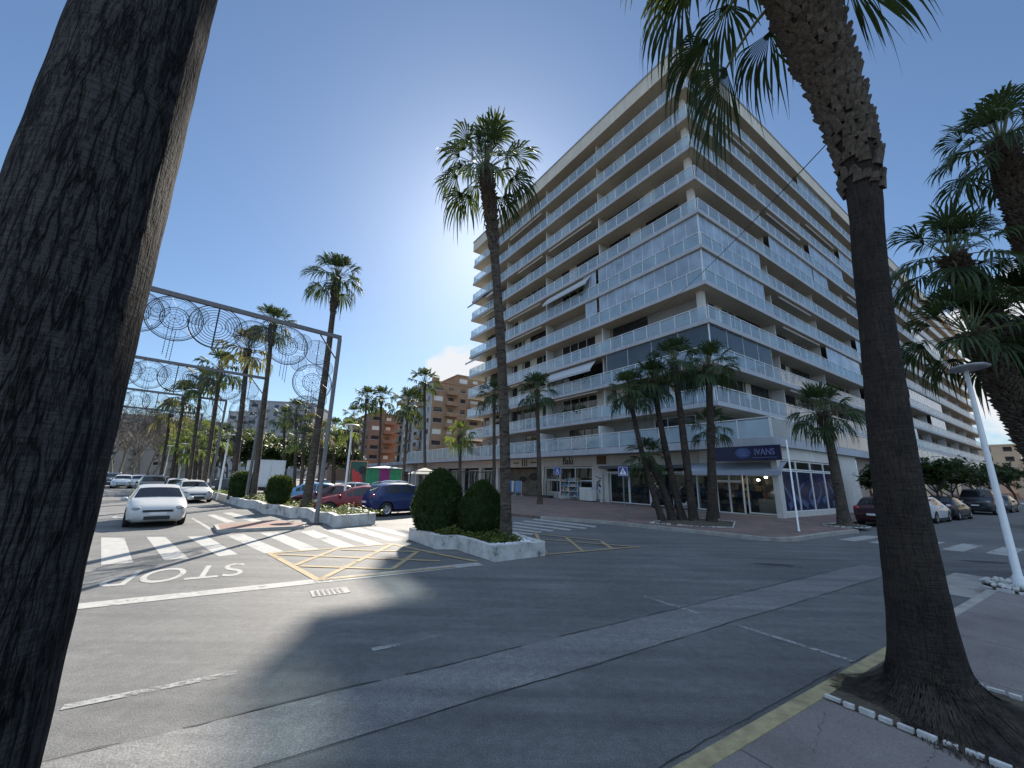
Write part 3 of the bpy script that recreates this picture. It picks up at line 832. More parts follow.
# ---- terrace podium above the shops
PT, PS, PE = -.52, -3.27, 57.0
L_ = [(PT, PS), (LB, PS), (LB, 6), (8, 6), (8, PE), (PT, PE)]
TP('terrace_slab', MB().prism(L_, 4.12, 4.62), MT['slab_edge'])
balustrade('balustrade', (PT + .08, PS + .1), (PT + .08, 36), 4.622, 1.9, MT['rail_glass'], 1.15)
balustrade('balustrade', (PT + .08, 36.2), (PT + .08, PE - .1), 4.622, 1.9, MT['frost_glass'], 1.45)
balustrade('balustrade', (PT + .12, PS + .08), (LB - .1, PS + .08), 4.622, 2.4, MT['frost_glass'], 1.15)
for s in (10.4, 18.6, 26.8):
    TP('terrace_divider', MB().box(-.2, s - .07, 4.625, 1.597, s + .07, 6.55), MT['divider'])
for t in (4, 14, 24, 34, 44):
    TP('terrace_divider', MB().box(t - .07, -3.0, 4.625, t + .07, 1.597, 6.3), MT['divider'])
for (s0, s1) in ((2.6, 6), (12, 16), (20, 23.5), (28, 32)): opening('L', s0, s1, 4.65, 6.75)
for t in (3.2, 8.2): opening('R', t, t + 3, 4.65, 6.75)
# ---- ground floor
TP('ground_floor_wall', MB().box(3.2, -.5, .1, 8, PE - .2, 4.12), MT['interior'])
TP('ground_floor_wall', MB().box(13.5, -2.6, .1, LB, 5, 4.118), facade_mat('pinkish_wall', (.42, .33, .28)))
TP('plinth', MB().box(13.2, -2.66, .1, LB, -2.605, 1.15), brick_mat('brown_plinth', (.2, .1, .06), (.24, .13, .08), (.18, .13, .1)))
for t in (17, 24, 33, 41, 50, 60):
    g = MB().box(t, -2.72, .14, t + 2.2, -2.67, 2.7); o = TP('doorway', g, MT['win_glass']); TP('frame', MB().box(t - .12, -2.70, .14, t - .003, -2.61, 2.82).box(t + 2.203, -2.70, .14, t + 2.32, -2.61, 2.82), MT['brown'], o)
# sign band (white boards under the terrace)
TP('sign_band', MB().box(1.42, 2.0, 3.22, 1.62, PE - .3, 4.117), MT['tower_white'])
TP('sign_band', MB().box(.62, -2.9, 3.22, .8, 1.99, 4.116), MT['tower_white'])
# corner column and end pier
TP('column', MB().box(-.12, -3.1, .12, .26, -2.78, 4.115), MT['tower_white'])
def shopwin(name, t, s0, s1, z0, z1, nx=1, nz_=1, mat=None, fm=None, axis='L', w=.07):
    g = MB(); f = MB()
    def bx(m_, a, za, b_, zb, d0, d1):
        if axis == 'L': m_.box(t + d0, a, za, t + d1, b_, zb)
        else: m_.box(a, t + d0, za, b_, t + d1, zb)
    bx(g, s0, z0, s1, z1, .03, .045)
    for i in range(nx + 1): x = s0 + (s1 - s0) * i / nx; bx(f, x - w / 2, z0 - w / 2, x + w / 2, z1 + w / 2, -.01, .07)
    for i in range(nz_ + 1): z = z0 + (z1 - z0) * i / nz_; bx(f, s0 + w / 2 + .001, z - w / 2 + .002, s1 - w / 2 - .001, z + w / 2 - .002, 0, .06)
    o = TP(name, g, mat or MT['shop_glass']); TP('frame', f, fm or MT['white_metal'], o); return o
# corner shop: door pair, display window, awning
shopwin('shop_window', .6, -2.95, -1.0, .25, 2.45)
for s0, s1 in ((-.72, .1), (.12, .92)):
    d_ = shopwin('shop_door', .6, s0, s1, .16, 2.05); TP('handle', MB().box(.55, (s1 if s0 < 0 else s0) - .04, .95, .59, (s1 if s0 < 0 else s0) + .04, 1.3), MT['alu'], d_)
shopwin('transom', .6, -.72, .92, 2.13, 2.5, 2)
shopwin('shop_window', .6, 1.05, 2.3, .25, 2.45)
TP('step', MB().box(.1, -3.0, .1, .66, 2.3, .155), MT['kerb'])
mb = MB()
for i in range(12):
    a, b_ = -3.35 + i * .5, -2.85 + i * .5
    P = [(.58, a, 3.25), (.58, b_, 3.25), (-.35, b_, 2.72), (-.35, a, 2.72)]; Q = [(p[0], p[1], p[2] - .02) for p in P]
    mb.add(P + Q, [(0, 1, 2, 3), (7, 6, 5, 4), (0, 3, 7, 4), (1, 5, 6, 2), (3, 2, 6, 7), (0, 4, 5, 1)])
    P = [(-.35, a, 2.72), (-.35, b_, 2.72), (-.36, b_, 2.45), (-.36, a, 2.45)]; Q = [(p[0] + .015, p[1], p[2]) for p in P]
    mb.add(P + Q, [(0, 1, 2, 3), (7, 6, 5, 4), (3, 2, 6, 7), (0, 3, 7, 4), (1, 5, 6, 2)])
TP('shop_awning', mb, pm('pale_blue_awning', (.36, .4, .47), .85, var=.06))
# second shop with a dark awning edge and a line of spiky ornaments
for i in range(4): shopwin('shop_window', 1.45, 2.7 + i * 2.05, 4.65 + i * 2.05, .2, 2.55, 1, 1)
TP('shop_awning', MB().box(.5, 2.5, 2.95, 1.41, 11.3, 3.18), MT['awning_dark'])
TP('fascia', MB().box(1.2, 2.5, 2.62, 1.4, 11.0, 2.72), MT['white_metal'])
mb = MB(); rr = random.Random(4)
for i in range(44):
    s = 2.7 + i * .19; h = rr.uniform(.1, .2); mb.box(1.28, s, 2.722, 1.31, s + rr.uniform(.05, .13), 2.722 + h)
TP('ornament_row', mb, MT['dark_metal'])
TP('pier', MB().box(1.3, 10.95, .12, 1.75, 12.75, 3.218), MT['tower_white'])
TP('brown_panel', MB().box(1.36, 11.2, 3.36, 1.416, 12.3, 4.1), MT['brown'])
shopwin('shop_window', 1.45, 12.95, 19.7, .7, 3.1, 3, 2, w=.12)
TP('sill_wall', MB().box(1.4, 12.95, .12, 1.6, 19.7, .62), MT['tower_white'])
TP('pier', MB().box(1.3, 19.85, .12, 1.75, 20.5, 3.218), MT['tower_white'])
# open arcade bay with a curved mural beyond
mb = MB().box(2.9, 20.6, .12, 3.1, 28.6, 3.1)
TP('arcade_back', mb, pm('ochre_mural_wall', (.2, .17, .13), .8, var=.4, scale=.8))
for i, (s, z, a, b_) in enumerate(((21.6, 2.0, .9, .3), (23.5, 2.2, 1.2, .45), (25.8, 1.9, .8, .35), (22.6, 1.1, .7, .3))):
    mb = MB(); mb.ball((2.88, s, z), .03, a, b_, 14, 6); TP('mural_shape', mb, MT['black_plastic'])
for s in (28.7, 33.0, 38.5, 44.0, 50.0, 56.2):
    TP('pier', MB().box(1.2, s, .12, 1.75, s + .55, 3.218), MT['tower_white'])
    if s < 55: shopwin('shop_window', 1.6, s + .7, s + 4.0, .3, 2.9, 2, 1)
# right street side of the corner shop: tall mural windows
MUR = pm('navy_octopus_mural', (.012, .018, .06), .25, var=.5, scale=1.2)
for i in range(4):
    t0 = .55 + i * 2.1
    shopwin('shop_window', -3.0, t0, t0 + 2.05, .45, 2.75, 1, 1, MUR, axis='R')
    shopwin('transom', -3.0, t0, t0 + 2.05, 2.85, 3.35, 1, 1, axis='R')
TP('sill_wall', MB().box(.4, -3.05, .12, 9.1, -2.8, .4), MT['tower_white'])
TP('sign_band', MB().box(.36, -3.06, 3.42, 9.1, -2.85, 4.114), MT['tower_white'])
TP('ground_floor_wall', MB().box(9.1, -3.0, .1, 13.4, 5, 4.113), MT['tower_white'])
# sinuous pale tentacles painted on the mural glass
mb = MB(); rr = random.Random(12)
for j, (t0, z0) in enumerate(((1.1, .6), (2.2, .7), (3.2, .6), (4.5, .7), (5.6, .6), (6.6, .8), (7.8, .6))):
    pts = []
    for i in range(16):
        f = i / 15; pts.append((t0 + .55 * math.sin(f * 5.5 + j) * (1 - f * .3), -3.0, z0 + f * 1.6 + .1 * math.cos(f * 9)))
    for i in range(15):
        w0, w1 = .2 * (1 - i / 15) + .015, .2 * (1 - (i + 1) / 15) + .015
        a, b_ = Vector(pts[i]), Vector(pts[i + 1]); d = (b_ - a).normalized(); q = Vector((-d.z, 0, d.x))
        y = -2.976 - .0007 * j
        P = [a - q * w0, b_ - q * w1, b_ + q * w1, a + q * w0]
        mb.add([(p.x, y, p.z) for p in P], [(0, 1, 2, 3)])
TP('mural_tentacle', mb, pm('slate_blue_mural_paint', (.07, .1, .2), .4, var=.3, scale=3))
# interior behind the corner shop glass with a pale counter and three lit lamps
TP('interior_floor', MB().box(.7, -2.75, .1, 3.2, 2.3, .14), MT['interior'])
TP('counter', MB().box(1.6, -2.6, .14, 2.1, -1.1, 1.05), pm('pale_counter', (.35, .36, .37), .6))
grd = random.Random(17)
for nm, (t0, t1, s0, s1) in (('corner', (2.3, 2.9, -2.6, 2.2)), ('second', (2.5, 3.1, 2.8, 10.8))):
    for ci, cc in enumerate([(.35, .22, .1), (.4, .36, .3), (.25, .08, .06), (.12, .16, .25), (.3, .28, .12)]):
        g = MB()
        for i in range(16 if nm == 'corner' else 30):
            s = grd.uniform(s0, s1); z = grd.choice((.15, .6, 1.05, 1.5, 1.95)); g.box(t0 + grd.uniform(0, .2), s, z, t1, s + grd.uniform(.1, .35), z + grd.uniform(.15, .4))
        TP('shelf_goods', g, pm('shelf_goods_%s_%d' % (nm, ci), cc, .7))['kind'] = 'stuff'
LM = new_mat('lit_shop_lamp'); LM[2].inputs['Emission Color'].default_value = (1, .85, .6, 1); LM[2].inputs['Emission Strength'].default_value = 18
for s, z in ((-1.45, 2.2), (-1.9, 2.36), (-2.4, 2.24)):
    TP('shop_lamp', MB().ball((1.1, s, z), .1, .1, .06, 8, 5), LM[0])

def tsign(name, label, cat, t, s, z, txt, size, mat, board=None, bw=0, bh=0, bmat=None, xs=1.0):
    r_ = empty(name, (0, 0, 0), 0, None); tag(r_, label, cat)
    p = tw(t, s); r_.location = (p[0], p[1], z); r_.rotation_euler = (0, 0, R(34))
    if bmat: MB().box(0, -bw / 2, -bh / 2, .08, bw / 2, bh / 2).build('board', bmat, r_)
    for tx, sz, dy, dz in (txt if isinstance(txt, list) else [(txt, size, 0, 0)]):
        me = text_mesh(tx, sz, .012, xs, .008); me.materials.clear(); me.materials.append(mat)
        # stand the text up, reading from the left facade side
        me.transform(Matrix.Rotation(R(90), 4, 'X')); me.transform(Matrix.Rotation(R(-90), 4, 'Z'))
        me.transform(Matrix.Translation((-.02, dy, dz)))
        link_mesh('lettering', me, r_)
    return r_
tsign('shop_sign', 'navy blue fascia sign with pale emblem and letters on the corner shop', 'shop sign', PT - .1, -1.6, 3.72, [('IVANS', .5, -1.15, .04)], .5, MT['navy_pale'], True, 4.0, .86, MT['navy'], .8)
tsign('shop_sign', 'dark Balú lettering on the white board above the beachwear shop', 'shop sign', 1.395, 16.2, 3.72, 'Balú', 1.0, MT['letter'], xs=.9)
o = empty('shop_sign', (0, 0, 0)); p = tw(1.395, 23.5); o.location = (p[0], p[1], 3.7); o.rotation_euler = (0, 0, R(34))
tag(o, 'sign of three upright dark bars between two short dashes over the arcade bay', 'shop sign')
mb = MB()
for i in range(3): mb.box(-.02, -.45 + i * .4, -.38, .02, -.3 + i * .4, .38)
mb.build('bar', MT['letter'], o)
mb = MB()
for s in (-2.2, 1.1):
    for j in range(6): mb.box(-.02, s + j * .2, -.05, .02, s + .13 + j * .2, .06)
mb.build('dash', MT['letter'], o)
# pale oval emblem of the corner shop
for ob in list(bpy.data.objects):
    if ob.get('label', '').startswith('navy blue fascia'):
        mb = MB(); mb.ball((-.012, .05, .02), .012, .46, .3, 18, 8); mb.build('emblem', pm('sign_emblem', (.06, .09, .24), .4), ob)
        mb = MB()
        for i in range(3): mb.ball((-.028, .05, -.12 + i * .13), .008, .34 - .06 * i, .022, 12, 4)
        mb.build('emblem_wave', MT['navy_pale'], ob); MB().box(-.012, -1.75, -.27, -.002, -.5, -.245).build('underline', MT['navy_pale'], ob)
# low wing that carries the terrace on to the left
W = empty('shop_wing', (N0.x, N0.y, 0), R(34)); tag(W, 'long low white shop wing with flat roof left of the tower terrace', 'building')
MB().box(.6, 57.1, .1, 9, 92, 4.0).build('wall', MT['tower_white'], W)
MB().box(-.4, 57.05, 4.003, 9.4, 92.4, 4.5).build('roof', MT['slab_edge'], W)
for i in range(7):
    g = MB().box(.53, 58.5 + i * 4.6, .2, .595, 61.6 + i * 4.6, 2.8).build('window', MT['win_glass'], W)
    MB().box(.5, 58.4 + i * 4.6, 2.803, .597, 61.7 + i * 4.6, 2.9).build('frame', MT['white_metal'], g)
mb = MB(); rr = random.Random(8)
for i in range(60):
    s = 60 + i * .5
    if i % 9 in (7, 8): continue
    mb.box(-.43, s, 4.12, -.402, s + .28, 4.12 + rr.choice((.22, .3)))
mb.build('fascia_lettering', pm('grey_blue_lettering', (.2, .22, .3)), W)
# ------------------------------------------------------------------ palms
def fan_leaf(mb, org, az, el, pet, blade, droop, r, nseg=20, pr=.018, spread=1.35, st=4, fold=.3, wk=.95):
    """one fan leaf: arching petiole (material 1) and pleated blade whose tips hang (material 0)"""
    d = Vector((math.cos(el) * math.cos(az), math.cos(el) * math.sin(az), math.sin(el)))
    pts = [Vector(org)]; n = 5
    p = Vector(org)
    for i in range(n):
        p = p + d * (pet / n); d = (d + Vector((0, 0, -1)) * droop * .16 * (1 - .5 * abs(d.z))).normalized(); pts.append(p.copy())
    mb.mi = 1
    mb.tube(pts, [pr * (1.5 - .9 * i / n) for i in range(n + 1)], 4, cap=False)
    mb.mi = 0
    fan_blade(mb, pts[-1], d, az, blade, droop, r, nseg, spread, st, fold, wk)
def fan_blade(mb, hub, d, az, blade, droop, r, nseg=20, spread=1.9, st=4, fold=.25, wk=1.0):
    f = d; s = f.cross(Vector((0, 0, 1)))
    if s.length < .05: s = Vector((math.sin(az), -math.cos(az), 0))
    s.normalize(); u = s.cross(f).normalized()
    roll = r.uniform(-.35, .35); s, u = s * math.cos(roll) + u * math.sin(roll), u * math.cos(roll) - s * math.sin(roll)
    for i in range(nseg):
        a = (i / (nseg - 1) - .5) * 2 * spread
        L = blade * (1 - .22 * (a / spread) ** 2) * r.uniform(.9, 1.06)
        dirn = (f * math.cos(a) + s * math.sin(a) + u * (.12 * math.cos(a) + (.06 if i % 2 else -.06)))
        dirn.normalize()
        side = (s * math.cos(a) - f * math.sin(a))
        half = math.tan(spread / (nseg - 1)) * .98 * wk
        tip = r.uniform(.55, 1.6); sway = r.gauss(0, .10)
        if r.random() < .04: continue
        P = []
        for j in range(st + 1):
            q = j / st
            if j == 0: w = .012
            else: w = half * L * min(q, .64) * (1 if q <= .64 else max(.05, 1 - ((q - .64) / .36) ** .9))
            c = hub + dirn * (L * q)
            g = max(0, q - .35) / .65
            c = c + Vector((0, 0, -1)) * ((droop + .06) * tip * .5 * L * g ** 1.9) - dirn * ((droop + .05) * .24 * L * g ** 2.2) + side * (sway * L * g)
            tw_ = u * (fold * w * (1 if i % 2 else -1))
            P.append(c + side * w + tw_); P.append(c - side * w - tw_)
        mb.add(P, [(2 * j, 2 * j + 2, 2 * j + 3, 2 * j + 1) for j in range(st)])
def crown_mesh(seed, n=31, pet=.85, blade=1.05, nseg=18, lo=-.55, hi=1.45, st=5, dry=.1, mats=None):
    r = random.Random(seed); mb = MB()
    for i in range(n):
        f = (i + .5) / n
        el = hi + (lo - hi) * f ** 1.5 + r.uniform(-.12, .12)
        az = i * 2.39996 + r.uniform(-.25, .25)
        k = r.uniform(.85, 1.12) * (.8 + .35 * min(1, f * 2.2))
        o = Vector((.1 * math.cos(az), .1 * math.sin(az), .25 - .55 * f))
        fan_leaf(mb, o, az, el, pet * k, blade * k, .15 + 1.0 * f ** 1.4 + r.uniform(-.08, .25), r, nseg, st=st)
    # a spear of unopened leaf
    mb.mi = 0
    mb.tube([(0, 0, .1), (.03, 0, .8), (.05, .02, 1.35)], [.05, .04, .005], 5)
    return mb.mesh('crown', mats or [MT['frond'], MT['petiole']])
CR = [crown_mesh(i + 1, nseg=26) for i in range(3)] + [crown_mesh(11, 24, nseg=22)]
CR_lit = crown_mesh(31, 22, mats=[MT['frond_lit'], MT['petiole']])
CR_far = [crown_mesh(41 + i, 21, nseg=12, st=3) for i in range(2)]
CR_far_lit = crown_mesh(47, 21, nseg=12, st=3, mats=[MT['frond_lit'], MT['petiole']])
CR_dry = crown_mesh(52, 22, nseg=12, st=3, mats=[MT['frond_dry'], MT['petiole']])

def bez(p0, p1, p2, n):
    return [p0 * (1 - t) ** 2 + p1 * 2 * t * (1 - t) + p2 * t * t for t in [i / n for i in range(n + 1)]]
def trunk_mesh(pts, rad, seg, seed, rough=.03, flare=1.6, boots=0.0, boot_size=.16):
    """tapered trunk with ring ridges; the upper `boots` metres carry old leaf bases"""
    mb = MB(); n = len(pts); r = random.Random(seed)
    L = [0]
    for i in range(1, n): L.append(L[-1] + (pts[i] - pts[i - 1]).length)
    vs = []; ref = Vector((1, 0, 0))
    frames = []
    for i, p in enumerate(pts):
        d = (pts[min(i + 1, n - 1)] - pts[max(i - 1, 0)]).normalized()
        u = (ref - d * ref.dot(d)).normalized(); w = d.cross(u); ref = u
        frames.append((u, w, d))
        base = 1 + (flare - 1) * math.exp(-L[i] / .35)
        for k in range(seg):
            a = 2 * PI * k / seg
            q = Vector((math.cos(a) * 1.5, math.sin(a) * 1.5, L[i] * 1.2 + seed))
            e = 1 + rough * (noise.noise(q) * 1.2 + noise.noise(q * 4) * .6) + rough * .5 * math.sin(L[i] * 22)
            fl = 1 + (base - 1) * (1 + .35 * math.sin(a * 5 + seed))
            vs.append(p + (u * math.cos(a) + w * math.sin(a)) * rad(L[i] / L[-1]) * e * fl)
    fs = []
    for i in range(n - 1):
        for k in range(seg):
            k2 = (k + 1) % seg; fs.append((i * seg + k, i * seg + k2, (i + 1) * seg + k2, (i + 1) * seg + k))
    fs.append(tuple((n - 1) * seg + k for k in range(seg)))
    mb.add(vs, fs)
    bm_ = MB()
    if boots:
        z0 = L[-1] - boots; rows = int(boots / (boot_size * .42)); 
        for q in range(rows):
            l = max(0.0, z0 + boots * q / rows)
            i = max(j for j in range(n) if L[j] <= l + 1e-6); i = min(i, n - 2)
            f = (l - L[i]) / (L[i + 1] - L[i]); c = pts[i].lerp(pts[i + 1], f); u, w, d = frames[i]; R_ = rad(l / L[-1])
            m_ = max(7, int(2 * PI * R_ / (boot_size * .62)))
            for k in range(m_):
                if r.random() < (.08 + .3 * (1 - q / rows) ** 2 if q > rows * .14 else .85 - .6 * q / (rows * .14)): continue
                a = 2 * PI * (k + .5 * (q % 2)) / m_ + r.uniform(-.15, .15)
                o = u * math.cos(a) + w * math.sin(a); tq = -u * math.sin(a) + w * math.cos(a)
                out = r.uniform(.1, .75) * boot_size * (.15 + .95 * q / rows); h = boot_size * r.uniform(.7, 1.25); wd = boot_size * r.uniform(.3, .45)
                tip_dir = (o * r.uniform(.15, 1.0) * (.3 + .9 * min(1, q / rows * 1.6)) + d).normalized()
                b0 = c + o * R_ * .93; t0 = b0 + tip_dir * h + o * out * .4
                th = o * .02
                P = [b0 - tq * wd, b0 + tq * wd, t0 + tq * wd * .55, t0 - tq * wd * .5]
                Q = [p + o * .035 + (d * -.01) for p in P]
                bm_.add(P + Q, [(3, 2, 1, 0), (4, 5, 6, 7), (0, 1, 5, 4), (1, 2, 6, 5), (2, 3, 7, 6), (3, 0, 4, 7)])
    return mb, bm_
def palm(label, base, top, r0, r1, crown, scale=1.0, bend=(0, 0, 0), group=None, seg=14, rows=30, boots=1.0, name='palm_tree', boot_size=.14, mat='bark', rotz=None, flare=1.35):
    base = Vector(base); top = Vector(top)
    root = empty(name, base); tag(root, label, 'palm tree', group)
    t = top - base; mid = t * .5 + Vector(bend)
    pts = bez(Vector((0, 0, -.05)), mid, t, rows)
    seed = len(bpy.data.objects) % 97
    b0 = max(.02, boots / max(.1, t.length))
    mb, bt = trunk_mesh(pts, lambda f: (r0 + (r1 - r0) * f) * (1 + .12 * max(0, (f - (1 - b0)) / b0)), seg, seed, boots=boots, flare=flare, boot_size=boot_size)
    tr = mb.build('trunk', MT[mat], root, smooth=True)
    if bt.v: bt.build('leaf_base', MT['boot'], tr)
    c = link_mesh('crown', crown, root, t, rnd.uniform(0, 6.3) if rotz is None else rotz, (scale,) * 3)
    d = (pts[-1] - pts[-2]).normalized(); c.rotation_euler = (-d.y * .6, d.x * .6, c.rotation_euler.z)
    return root
# the tallest palm by the planter
b = gnd(506, 541, .3)
palm('tallest palm, rising slightly tilted from the planter beside two round bushes', b, upto(b.x, b.y, 485.5, 168), .155, .135, CR[0], .98, (.35, 0, 0), 'palms at the crossing', boots=3.2, rows=60, seg=18, boot_size=.15, rotz=.3)
# avenue row
GA = 'palms along the avenue planter'
def apalm(label, base_px, z, D, top_px, r0, r1, crown, sc, bend=(0, 0, 0), group=GA, boots=.9):
    d = ray(*base_px); h = math.hypot(d.x, d.y); b = Vector((d.x * D / h, d.y * D / h, z))
    palm(label, b, upto(b.x, b.y, *top_px), r0 * .72, r1 * .74, crown, sc, bend, group, seg=10, rows=22, boots=boots)
b = gnd(306, 507, .4); D1 = math.hypot(b.x, b.y)
apalm('tall slim palm standing behind the first arch pole, its crown above the beam', (306, 507), .3, D1, (337, 277), .3, .17, CR[1], .86, (.15, 0, 0), boots=2.2)
apalm('palm whose crown stands on the arch beam, second from the first arch pole', (253, 498), .3, 30, (272.5, 325), .25, .16, CR[2], .85, (.1, 0, 0), boots=1.6)
apalm('palm with browning ragged crown hanging under the first arch beam', (232, 494), .3, 33, (248, 349), .27, .19, CR_dry, 1.0, (.1, 0, 0))
apalm('straight avenue palm with small bright crown between two ring ornaments', (203, 490), .3, 38, (220.5, 369), .24, .17, CR_far[0], .95, (.1, 0, 0))
apalm('avenue palm with dark crown touching the second arch beam', (188, 488), .3, 43, (201.5, 383), .22, .16, CR_far[1], 1.0, (.1, 0, 0))
apalm('small avenue palm with ragged crown near the big left trunk', (170, 484), .3, 50, (184.5, 397), .22, .16, CR_far[0], 1.0, (.1, 0, 0))
apalm('faint avenue palm with brown crown farthest down the row', (160, 482), .3, 56, (171, 414), .22, .16, CR_dry, 1.05)
# palms behind the car park
GB = 'palms beyond the car park'
for lb, bp, D, tp, cr, sc in [
    ('left of two slim twin palms in front of the red brick block', (359, 492), 52, (367, 399), 0, 1.0),
    ('right of two slim twin palms in front of the red brick block', (378, 492), 52, (381.5, 399), 1, 1.05),
    ('bushy crowned palm before the pale side of the brown apartment block', (402, 492), 46, (408.5, 405), 0, 1.25),
    ('slim tall palm in front of the corner of the brown apartment block', (425, 494), 44, (424.5, 383), 1, 1.05)]:
    apalm(lb, bp, .1, D, tp, .24, .17, CR_far[cr], sc, group=GB)
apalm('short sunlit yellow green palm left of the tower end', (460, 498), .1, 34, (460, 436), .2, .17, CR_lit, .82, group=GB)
apalm('palm in front of the tower end, just left of the tallest palm trunk', (494, 505), .1, 33, (494, 395), .2, .16, CR[3], .86, group=GB)
apalm('palm on the pavement in front of the Balú shop', (540, 508), .12, 31, (537, 391), .26, .17, CR[3], .95, group=GB)
# cluster of five by the corner shop
GC = 'cluster of palms by the corner shop'
def cpalm(label, bp, tp, r0, r1, cr, sc, bend, boots=1.0, dt=0):
    b = gnd(bp[0], bp[1], .13); t = upto(b.x, b.y, *tp)
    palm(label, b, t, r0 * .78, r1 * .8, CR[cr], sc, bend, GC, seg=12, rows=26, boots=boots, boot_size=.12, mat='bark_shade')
cpalm('leftmost palm of the corner cluster, thin and leaning left with a bent top', (663, 521), (629, 392), .2, .14, 0, .74, (-.1, .3, -.4))
cpalm('second palm of the corner cluster, leaning left under a round crown', (683, 521), (653, 381), .24, .15, 1, .76, (-.1, .2, -.2))
cpalm('middle palm of the corner cluster with the highest crown', (694, 522), (674, 362), .26, .17, 2, .8, (0, 0, .1))
cpalm('straight right hand palm of the corner cluster nearest the shop door', (712, 523), (708, 366), .28, .18, 0, .78, (.1, 0, 0))
cpalm('stubby young palm with a low crown leaning out before the cluster', (673, 520.5), (648, 458), .25, .19, 3, .66, (.2, 0, .3))
cpalm('low palm crown behind the straight trunk of the corner cluster', (716, 518), (711, 426), .2, .15, 3, .66, (0, 0, 0))
b = gnd(845, 526, .13)
palm('single palm in front of the navy mural shop window on the right', b, upto(b.x, b.y, 823, 412), .25, .17, CR[2], .88, (.1, 0, 0), 'palms at the crossing', boots=1.6, boot_size=.15, rotz=1.0)

# the two big trunks in the foreground
def bigpalm(label, base, top, rad, mat, crown, cs, boots, bend=(0, 0, 0), flare=1.4, rows=160, seg=64, rough=.02, rotz=0, boot_size=.13):
    base = Vector(base); top = Vector(top); root = empty('palm_tree', base); tag(root, label, 'palm tree', 'big near palms')
    t = top - base
    pts = bez(Vector((0, 0, -.06)), t * .5 + Vector(bend), t, rows)
    mb, bt = trunk_mesh(pts, rad, seg, 3, rough=rough, boots=boots, flare=flare, boot_size=boot_size)
    tr = mb.build('trunk', MT[mat], root, smooth=True)
    if bt.v: bt.build('leaf_base', MT['boot'], tr)
    link_mesh('crown', crown, root, t, rotz, (cs,) * 3)
    return root
LD = 1.98
bl = Vector((LD * math.sin(R(-50.5)), LD * math.cos(R(-50.5)), .13))
tl = bl + Vector((-.06, -.02, 10.5))
bigpalm('huge dark fissured palm trunk filling the left edge', bl, tl, lambda f: .228 - .09 * f, 'bark_left', CR[1], 1.1, .6, (0, 0, 0), 1.25, rows=420, seg=120, rough=.009)
